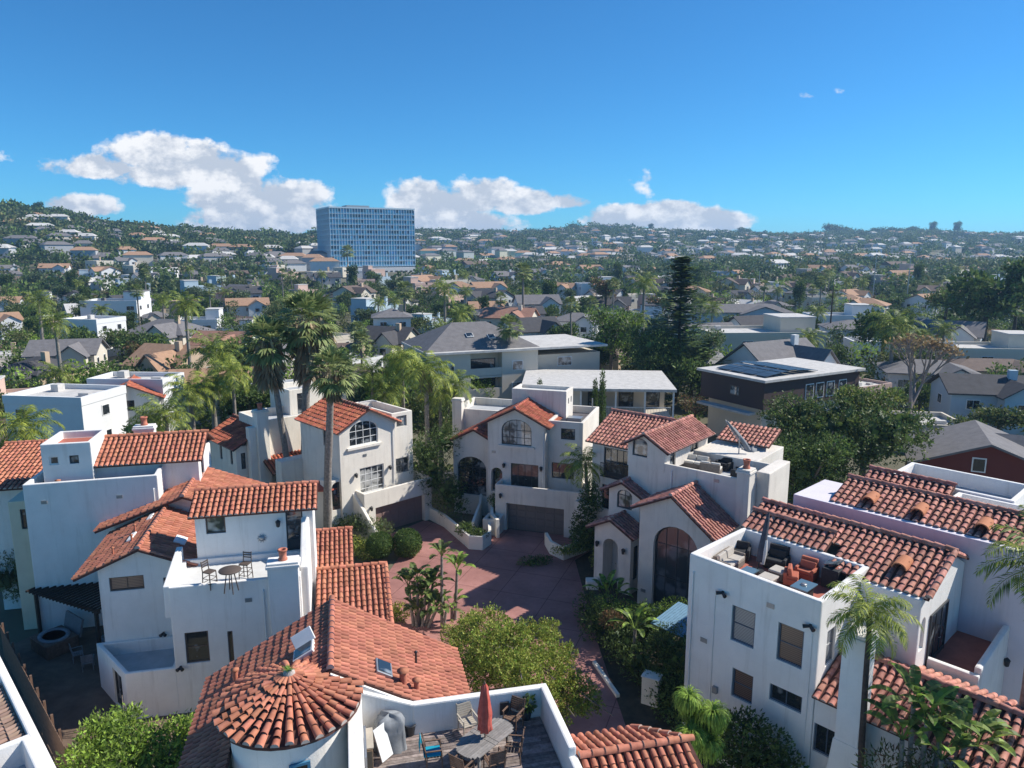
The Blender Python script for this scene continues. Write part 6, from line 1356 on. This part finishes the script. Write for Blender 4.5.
for k in range(64):
    y = RS.uniform(88, 330); px = RS.uniform(0, 1024); x = (px-512)/CF*y
    if any((x-a)**2+(y-b)**2 < (c*.7)**2 for a,b,c in OCC): y += 6
    fan = RS.random() < .4; h, d = zone(px, y); hh = RS.uniform(.7,1.25)*(1 if fan else .85)
    o = empty('valley_palm', (x,y,ground(x,y)), RS.uniform(0,360), f'{"fan" if fan else "feather"} palm rising over the roofs in the {d}, {h}', 'palm tree', 'palms among the valley houses')
    t = link('trunk', pt_me, o); t.scale = (1,1,hh); c = link('crown', FANC[k%2] if fan else FEATH[k%2], o); c.location = (0,.1,10*hh); c.scale = (1.15,)*3
# named background trees
def bt_(px, py, Y, k, s, label, sz=1.0):
    x = (px-512)/CF*Y; z = CH-(py-250)/CF*Y; o = empty('background_tree', (x,Y,z-5*s*sz), 0, label, 'tree'); o.scale = (s,s,s*sz); link('crown', TM[k][1], o); link('trunk', trk_me, o)
bt_(985,292,150,0,2.2,'huge dark green tree at the right edge of the valley'); bt_(945,292,170,1,1.3,'round dark tree left of the huge tree at right'); bt_(885,325,120,0,1.3,'dark palm like tree group behind the half bare tree'); bt_(605,283,210,6,1.6,'rust brown round tree right of centre'); bt_(1015,300,150,4,1.5,'dark tree touching the right frame')
bt_(240,345,90,1,1.2,'green tree behind the spreading palm'); bt_(380,365,90,3,1.3,'bushy green tree above the cream house roof'); bt_(660,300,190,6,1.2,'rust coloured tree left of the norfolk pine')
p = (628-512)/CF*150
for (px,py,Y,kd,s,lb) in ((643,283,150,'feather',1.5,'tall palm left of the norfolk pine'),(523,272,180,'fan',1.6,'tall palm with pale trunk above the dark gabled house'),(445,290,170,'feather',1.7,'broad palm right of the blue tower'),(405,290,170,'fan',1.5,'palm under the blue tower'),(350,252,420,'fan',2.6,'lone fan palm silhouetted against the blue tower'),(895,325,110,'feather',2.0,'spreading feather palms right of the light blue house'),(40,300,140,'feather',1.5,'palm at the left in front of the modern house')):
    z = CH-(py-250)/CF*Y; x = (px-512)/CF*Y; g_ = ground(x,Y) if Y < 400 else 12; palm((x,Y,g_), z-g_, lb, kd, s, .26, seed=px)
# skyline trees
for i,(px,py,Y,k,s,lb) in enumerate(((40,198,640,4,1.2,'lone upright tree on the left ridge'),(925,224,1480,4,2.1,'left one of the two dark upright trees on the right ridge'),(949,222,1480,4,2.2,'right one of the two dark upright trees on the right ridge'),(830,228,1480,2,3.4,'wide dark tree on the ridge left of the upright pair'),(870,228,1480,0,2.2,'round dark tree on the ridge'),(905,227,1480,5,2.2,'tree beside the upright pair on the ridge'),(648,229,1480,4,1.5,'pointed pair of pines on the ridge right of centre'),(740,230,1480,0,2.4,'dark tree near the end of the cloud bank'))):
    x = (px-512)/CF*Y; zt = CH-(py-250)/CF*Y; g_ = ridge(px)[0]; o = empty('ridge_tree', (x, ridge(px)[1]-15, g_-1-2.6*s), 0, lb, 'tree'); o.scale = (s*1.6,s*1.6,s*1.5); link('crown', TM[k][1], o); link('trunk', trk_me, o)
# the far woods: one mass of clumps
def wood(name, label, n, ylo, yhi, leaf, per, rr, mats, pxr=(-60,1090), dens=None, seed=9):
    R = np.random.default_rng(seed); C_ = []; 
    while len(C_) < n:
        px = R.uniform(*pxr); zr, yr = ridge(px); y = ylo + (min(yhi, yr+12)-ylo)*math.sqrt(R.random()) if min(yhi,yr+12) > ylo else None
        if y is None: continue
        x = (px-512)/CF*y
        if 286 < px < 420 and 330 < y < 590: continue
        # a sunlit lawn below the ridge
        if abs(px-475) < 62 and 640 < y < 760 and R.random() < .8: continue
        s = R.uniform(.55,1.35); C_.append((x, y, ground(x,y), s))
    C_ = np.array(C_); i = np.repeat(np.arange(n), per); N = n*per; d = unit(R.normal(size=(N,3))); r = R.uniform(.35,1.05,(N,1)); s = C_[i,3:4]; lob = np.sin(d[:,0:1]*7+i[:,None])*.18+1
    P = C_[i,:3] + d*r*s*lob*np.array([rr,rr,rr*.85]) + s*np.array([0,0,rr*.75]); D = unit(d+R.normal(size=(N,3))*.8)
    Q = leaf_quads(P, D, leaf, 1.15, R); mi = (i % 7 + i % 3) % len(mats); o = link(name, mesh_quads(name, Q, mats, mi)); return tag(o, label, 'trees', kind='stuff')
wood('woodland', 'dense trees covering the slopes between the valley and the hills', 2100, 240, 640, 1.3, 120, 4.3, [lf_dark, lf_mid, lf_olive, lf_dark, lf_grey])
wood('hillside_woodland', 'blue green trees covering the distant hills up to the ridge', 7400, 600, 1520, 1.9, 56, 5.4, [lf_dark, lf_mid, lf_grey, lf_dark, lf_olive], pxr=(-60,1100), seed=10)
wood('left_hill_woodland', 'dark trees covering the hill at the left', 1750, 400, 800, 1.6, 120, 5.2, [lf_dark, lf_dark, lf_olive, lf_mid], pxr=(-60,330), seed=11)
def ridge_wood():
    R = np.random.default_rng(44); C_ = []
    for k in range(420):
        px = R.uniform(-40,1080); zr, yr = ridge(px); c = math.sin(px*.045)+math.sin(px*.021+2)
        if c < -.6 and R.random() < .8: continue
        y = yr - R.uniform(0,60); C_.append(((px-512)/CF*y, y, zr-1.5, R.uniform(.55,1.15)*(1.45 if c > .4 else .95)*(yr/1450)**.5))
    C_ = np.array(C_); n = len(C_); per = 200; i = np.repeat(np.arange(n), per); N = n*per; lobes = unit(R.normal(size=(n,6,3)))*.6; lb_ = R.integers(0,6,N); d = unit(R.normal(size=(N,3))); s = C_[i,3:4]
    P = C_[i,:3] + s*(np.array([0,0,7.0]) + 6*lobes[i,lb_]*np.array([1,1,.8]) + d*R.uniform(.3,1.05,(N,1))*4.0)
    o = link('ridge_woodland', mesh_quads('ridge_woodland', leaf_quads(P, unit(d+R.normal(size=(N,3))*.8), 2.2, 1.1, R), [lf_dark, lf_mid], i % 2)); tag(o, 'line of larger dark trees along the crest of the hills', 'trees', kind='stuff')
ridge_wood()
lawn = mat('lawn', (.10,.19,.03), .9, .2, .05); q = MB(); V = []
for j in range(7):
    y = 650+j*16
    for i in range(13): px = 415+i*10; x = (px-512)/CF*y; V.append((x,y,ground(x,y)+.8))
q.add(V, [(j*13+i,j*13+i+1,(j+1)*13+i+1,(j+1)*13+i) for j in range(6) for i in range(12)]); tag(q.build('golf_lawn', lawn), kind='structure')
# undergrowth and gardens between the houses of the valley
def scatter_low(n, seed):
    R = np.random.default_rng(seed); C_ = []
    while len(C_) < n:
        y = 68+(260-68)*R.random(); px = R.uniform(-60,1090); x = (px-512)/CF*y
        if y < 80 and -5 < x < 50: continue
        if any((x-a)**2+(y-b)**2 < (c*.75)**2 for a,b,c in OCC[5:]): continue
        C_.append((x,y,ground(x,y),R.uniform(.5,1.5)))
    C_ = np.array(C_); per = 90; i = np.repeat(np.arange(n), per); N = n*per; d = unit(R.normal(size=(N,3))); d[:,2] = abs(d[:,2]); s = C_[i,3:4]
    Q = leaf_quads(C_[i,:3]+d*s*np.array([1.3,1.3,1.1]), unit(d+R.normal(size=(N,3))*.6), .35, .6, R); o = link('garden_growth', mesh_quads('garden_growth', Q, [lf_mid, lf_dark, lf_olive, lf_yel], i % 4)); tag(o, 'low shrubs and garden growth between the valley houses', 'shrubs', kind='stuff')
scatter_low(1500, 4)
def valley_wood(n, seed):
    R = np.random.default_rng(seed); C_ = []
    while len(C_) < n:
        y = 86+(335-86)*R.random()**1.2; px = R.uniform(-60,1090); x = (px-512)/CF*y
        if y < 100 and px > 500: continue
        if any((x-a)**2+(y-b)**2 < (c*.7+1.5)**2 for a,b,c in OCC[5:]): continue
        C_.append((x,y,ground(x,y),R.uniform(.5,1.15)))
    C_ = np.array(C_); per = 330; i = np.repeat(np.arange(n), per); N = n*per; lobes = unit(R.normal(size=(n,7,3)))*np.array([.75,.75,.6]); lb_ = R.integers(0,7,N); d = unit(R.normal(size=(N,3))); s = C_[i,3:4]; ht = R.uniform(.8,1.5,(n,1))[i]
    P = C_[i,:3] + s*(np.array([0,0,3.4])*ht + 2.6*lobes[i,lb_]*np.array([1,1,.9]) + d*R.uniform(.4,1.05,(N,1))*1.35)
    Q = leaf_quads(P, unit(d+R.normal(size=(N,3))*.5), .5, .6, R); mi = (i % 5); o = link('valley_woodland', mesh_quads('valley_woodland', Q, [lf_mid, lf_dark, lf_olive, lf_dark, lf_bright], mi)); tag(o, 'many more leafy trees filling the gaps between the valley houses', 'trees', kind='stuff')
valley_wood(760, 14)
# poles
def pole(px, ptop, Y, label, m, arm=0, r=.12, name='utility_pole', cat='pole'):
    x = (px-512)/CF*Y; zt = CH-(ptop-250)/CF*Y; g_ = ground(x,Y); o = empty(name, (x,Y,g_), 0, label, cat); MB().tube((0,0,-.5),(0,0,zt-g_),r*1.2,r*.7).build('pole', m, o)
    if arm: MB().box(-arm,-.06,zt-g_-1.0,arm,.06,zt-g_-.85).build('crossarm', m, o)
pole(871,254,260,'left tall slim pale light mast at the right', metal_gr, 0, .16, 'light_mast', 'mast'); pole(905,256,260,'right tall slim pale light mast at the right', metal_gr, 0, .16, 'light_mast', 'mast'); pole(757,270,300,'slim pale mast in the valley right of centre', metal_gr, 0, .18, 'light_mast', 'mast')
pole(831,285,150,'dark wooden utility pole beside the light blue house', wood_dk, 1.0, .18); pole(294,250+110,95,'short utility pole behind the tall palms', wood_dk, .8, .1)
# ============================================================ SKY, SUN, AIR, CAMERA
SUN_AZ, SUN_EL = 14.0, 41.5      # direction in the x-y plane measured from +x, and height
w = bpy.data.worlds.new('World'); sc.world = w; w.use_nodes = True; nt = w.node_tree; N = nt.nodes; L = nt.links; bg = N['Background']; bg.inputs['Strength'].default_value = .088
sky = N.new('ShaderNodeTexSky'); sky.sky_type = 'NISHITA'; sky.sun_disc = False; sky.sun_elevation = math.radians(SUN_EL); sky.sun_rotation = math.radians(90-SUN_AZ); sky.air_density = 1.0; sky.dust_density = 0; sky.ozone_density = 5.0; sky.altitude = 1200
hsv = N.new('ShaderNodeMix'); hsv.data_type = 'RGBA'; hsv.blend_type = 'MULTIPLY'; hsv.inputs[0].default_value = 1; L.new(sky.outputs[0], hsv.inputs[6]); hsv.inputs[7].default_value = (.31,.80,1.06,1)
tc = N.new('ShaderNodeTexCoord'); sx = N.new('ShaderNodeSeparateXYZ'); L.new(tc.outputs['Generated'], sx.inputs[0])
def M(op, a, b=None, c=None, cl=False):
    n = N.new('ShaderNodeMath'); n.operation = op; n.use_clamp = cl
    for i, v in enumerate((a, b, c)):
        if v is None: continue
        if isinstance(v, (int, float)): n.inputs[i].default_value = v
        else: L.new(v, n.inputs[i])
    return n.outputs[0]
# cloud fields in azimuth (tan) and elevation (tan)
yy = M('MAXIMUM', sx.outputs['Y'], .05); ta = M('DIVIDE', sx.outputs['X'], yy); te = M('DIVIDE', sx.outputs['Z'], yy)
cv = N.new('ShaderNodeCombineXYZ'); L.new(ta, cv.inputs[0]); L.new(te, cv.inputs[1])
def noise(scale, det, off=(0,0,0), sy=1.5, rough=.6):
    mp = N.new('ShaderNodeMapping'); mp.inputs['Scale'].default_value = (1, sy, 1); mp.inputs['Location'].default_value = off; L.new(cv.outputs[0], mp.inputs['Vector'])
    n = N.new('ShaderNodeTexNoise'); n.inputs['Scale'].default_value = scale; n.inputs['Detail'].default_value = det; n.inputs['Roughness'].default_value = rough; L.new(mp.outputs[0], n.inputs['Vector']); return n.outputs['Fac']
def ell(px, py, rx, ry, amp=1.0):
    cx, cy = (px-512)/CF, (250-py)/CF; dx = M('DIVIDE', M('SUBTRACT', ta, cx), rx/CF); dy = M('DIVIDE', M('SUBTRACT', te, cy), ry/CF)
    dy = M('MULTIPLY', dy, M('ADD', 1.0, M('MULTIPLY', M('LESS_THAN', dy, 0.0), .45)))
    d = M('ADD', M('MULTIPLY', dx, dx), M('MULTIPLY', dy, dy)); return M('MULTIPLY', M('SUBTRACT', 1.0, d), amp)
CL = [(205,176,85,28,1),(165,160,60,24,.9),(110,172,60,16,.8),(240,200,60,30,1),(290,200,48,26,.9),(270,222,90,24,.9),(215,160,34,20,.8),(100,210,38,14,.75),(85,207,30,13,.9),
      (430,205,50,26,.95),(480,200,50,24,.95),(520,206,45,18,.85),(565,204,26,10,.75),(450,228,90,20,.9),(620,222,42,20,1.2),(665,220,48,20,1.2),(705,224,48,17,1.1),(640,195,7,8,.03),(795,106,13,6,.35),(820,102,12,6,.35),(15,162,18,4,.1)]
f = None
for c in CL:
    e = ell(*c); f = e if f is None else M('MAXIMUM', f, e)
n1 = noise(13, 8, sy=1.4, rough=.62); n2 = noise(26, 9, (3.1,1.7,0), 1.2, .6)
n3 = noise(13, 8, (-.012,-.018,0), 1.4, .62)
f = M('MAXIMUM', f, -1.0); dens = M('ADD', f, M('MULTIPLY', M('SUBTRACT', n1, .5), 2.4)); dens = M('ADD', dens, M('MULTIPLY', M('SUBTRACT', n2, .5), 1.0))
mask = M('MULTIPLY', M('SUBTRACT', dens, .12), 3.2, cl=True); mask = M('MULTIPLY', mask, M('GREATER_THAN', sx.outputs['Y'], .06)); 
lit = M('ADD', .40, M('MULTIPLY', M('SUBTRACT', n1, n3), 6.5)); lit = M('ADD', lit, M('MULTIPLY', M('SUBTRACT', n2, .5), 1.4)); lit = M('ADD', lit, M('MULTIPLY', M('SUBTRACT', te, .055), 3.5)); lit = M('ADD', lit, M('MULTIPLY', M('SUBTRACT', .45, dens), .35), cl=True)
cc = N.new('ShaderNodeMix'); cc.data_type = 'RGBA'; L.new(lit, cc.inputs[0]); cc.inputs[6].default_value = (4.3,4.8,5.6,1); cc.inputs[7].default_value = (7.7,7.75,7.9,1)
mx = N.new('ShaderNodeMix'); mx.data_type = 'RGBA'; L.new(mask, mx.inputs[0]); L.new(hsv.outputs[2], mx.inputs[6]); L.new(cc.outputs[2], mx.inputs[7]); L.new(mx.outputs[2], bg.inputs['Color'])
sl = bpy.data.lights.new('Sun', 'SUN'); sl.energy = 4.3; sl.angle = math.radians(.53); sl.color = (1,.95,.87); so = bpy.data.objects.new('Sun', sl); COL.objects.link(so)
e, a = math.radians(SUN_EL), math.radians(SUN_AZ); d = Vector((math.cos(e)*math.cos(a), math.cos(e)*math.sin(a), math.sin(e))); so.rotation_euler = d.to_track_quat('Z','Y').to_euler(); so.location = (60,20,80)
hm = bpy.data.materials.new('haze_air'); hm.use_nodes = True; hn_ = hm.node_tree; hn_.nodes.remove(hn_.nodes['Principled BSDF']); pv = hn_.nodes.new('ShaderNodeVolumePrincipled'); pv.inputs['Density'].default_value = .00023; pv.inputs['Color'].default_value = (.38,.66,.98,1); pv.inputs['Anisotropy'].default_value = .2
hn_.links.new(pv.outputs[0], hn_.nodes['Material Output'].inputs['Volume'])
HAZE = True
if HAZE: ho = MB().box(-2700,-70,-190,2700,2620,92).build('haze', hm); tag(ho, kind='stuff')
cam = bpy.data.cameras.new('Camera'); co = bpy.data.objects.new('Camera', cam); COL.objects.link(co); co.location = (0,0,CH); co.rotation_euler = (PI/2-TH, 0, 0); cam.sensor_width = 36; cam.lens = 36*CF/1024; cam.clip_end = 9000; cam.clip_start = .2; sc.camera = co
sc.render.engine = 'CYCLES'; sc.cycles.max_bounces = 6; sc.cycles.diffuse_bounces = 3; sc.cycles.glossy_bounces = 2; sc.cycles.transmission_bounces = 2; sc.cycles.volume_bounces = 0; sc.cycles.use_denoising = True; sc.cycles.transparent_max_bounces = 4
vs_ = sc.view_settings; sc.display_settings.display_device = 'sRGB'; vs_.view_transform = 'Standard'; vs_.look = 'None'; vs_.gamma = 1; vs_.exposure = .6; vs_.use_curve_mapping = False
for me in list(bpy.data.meshes):
    if me.users == 0: bpy.data.meshes.remove(me)
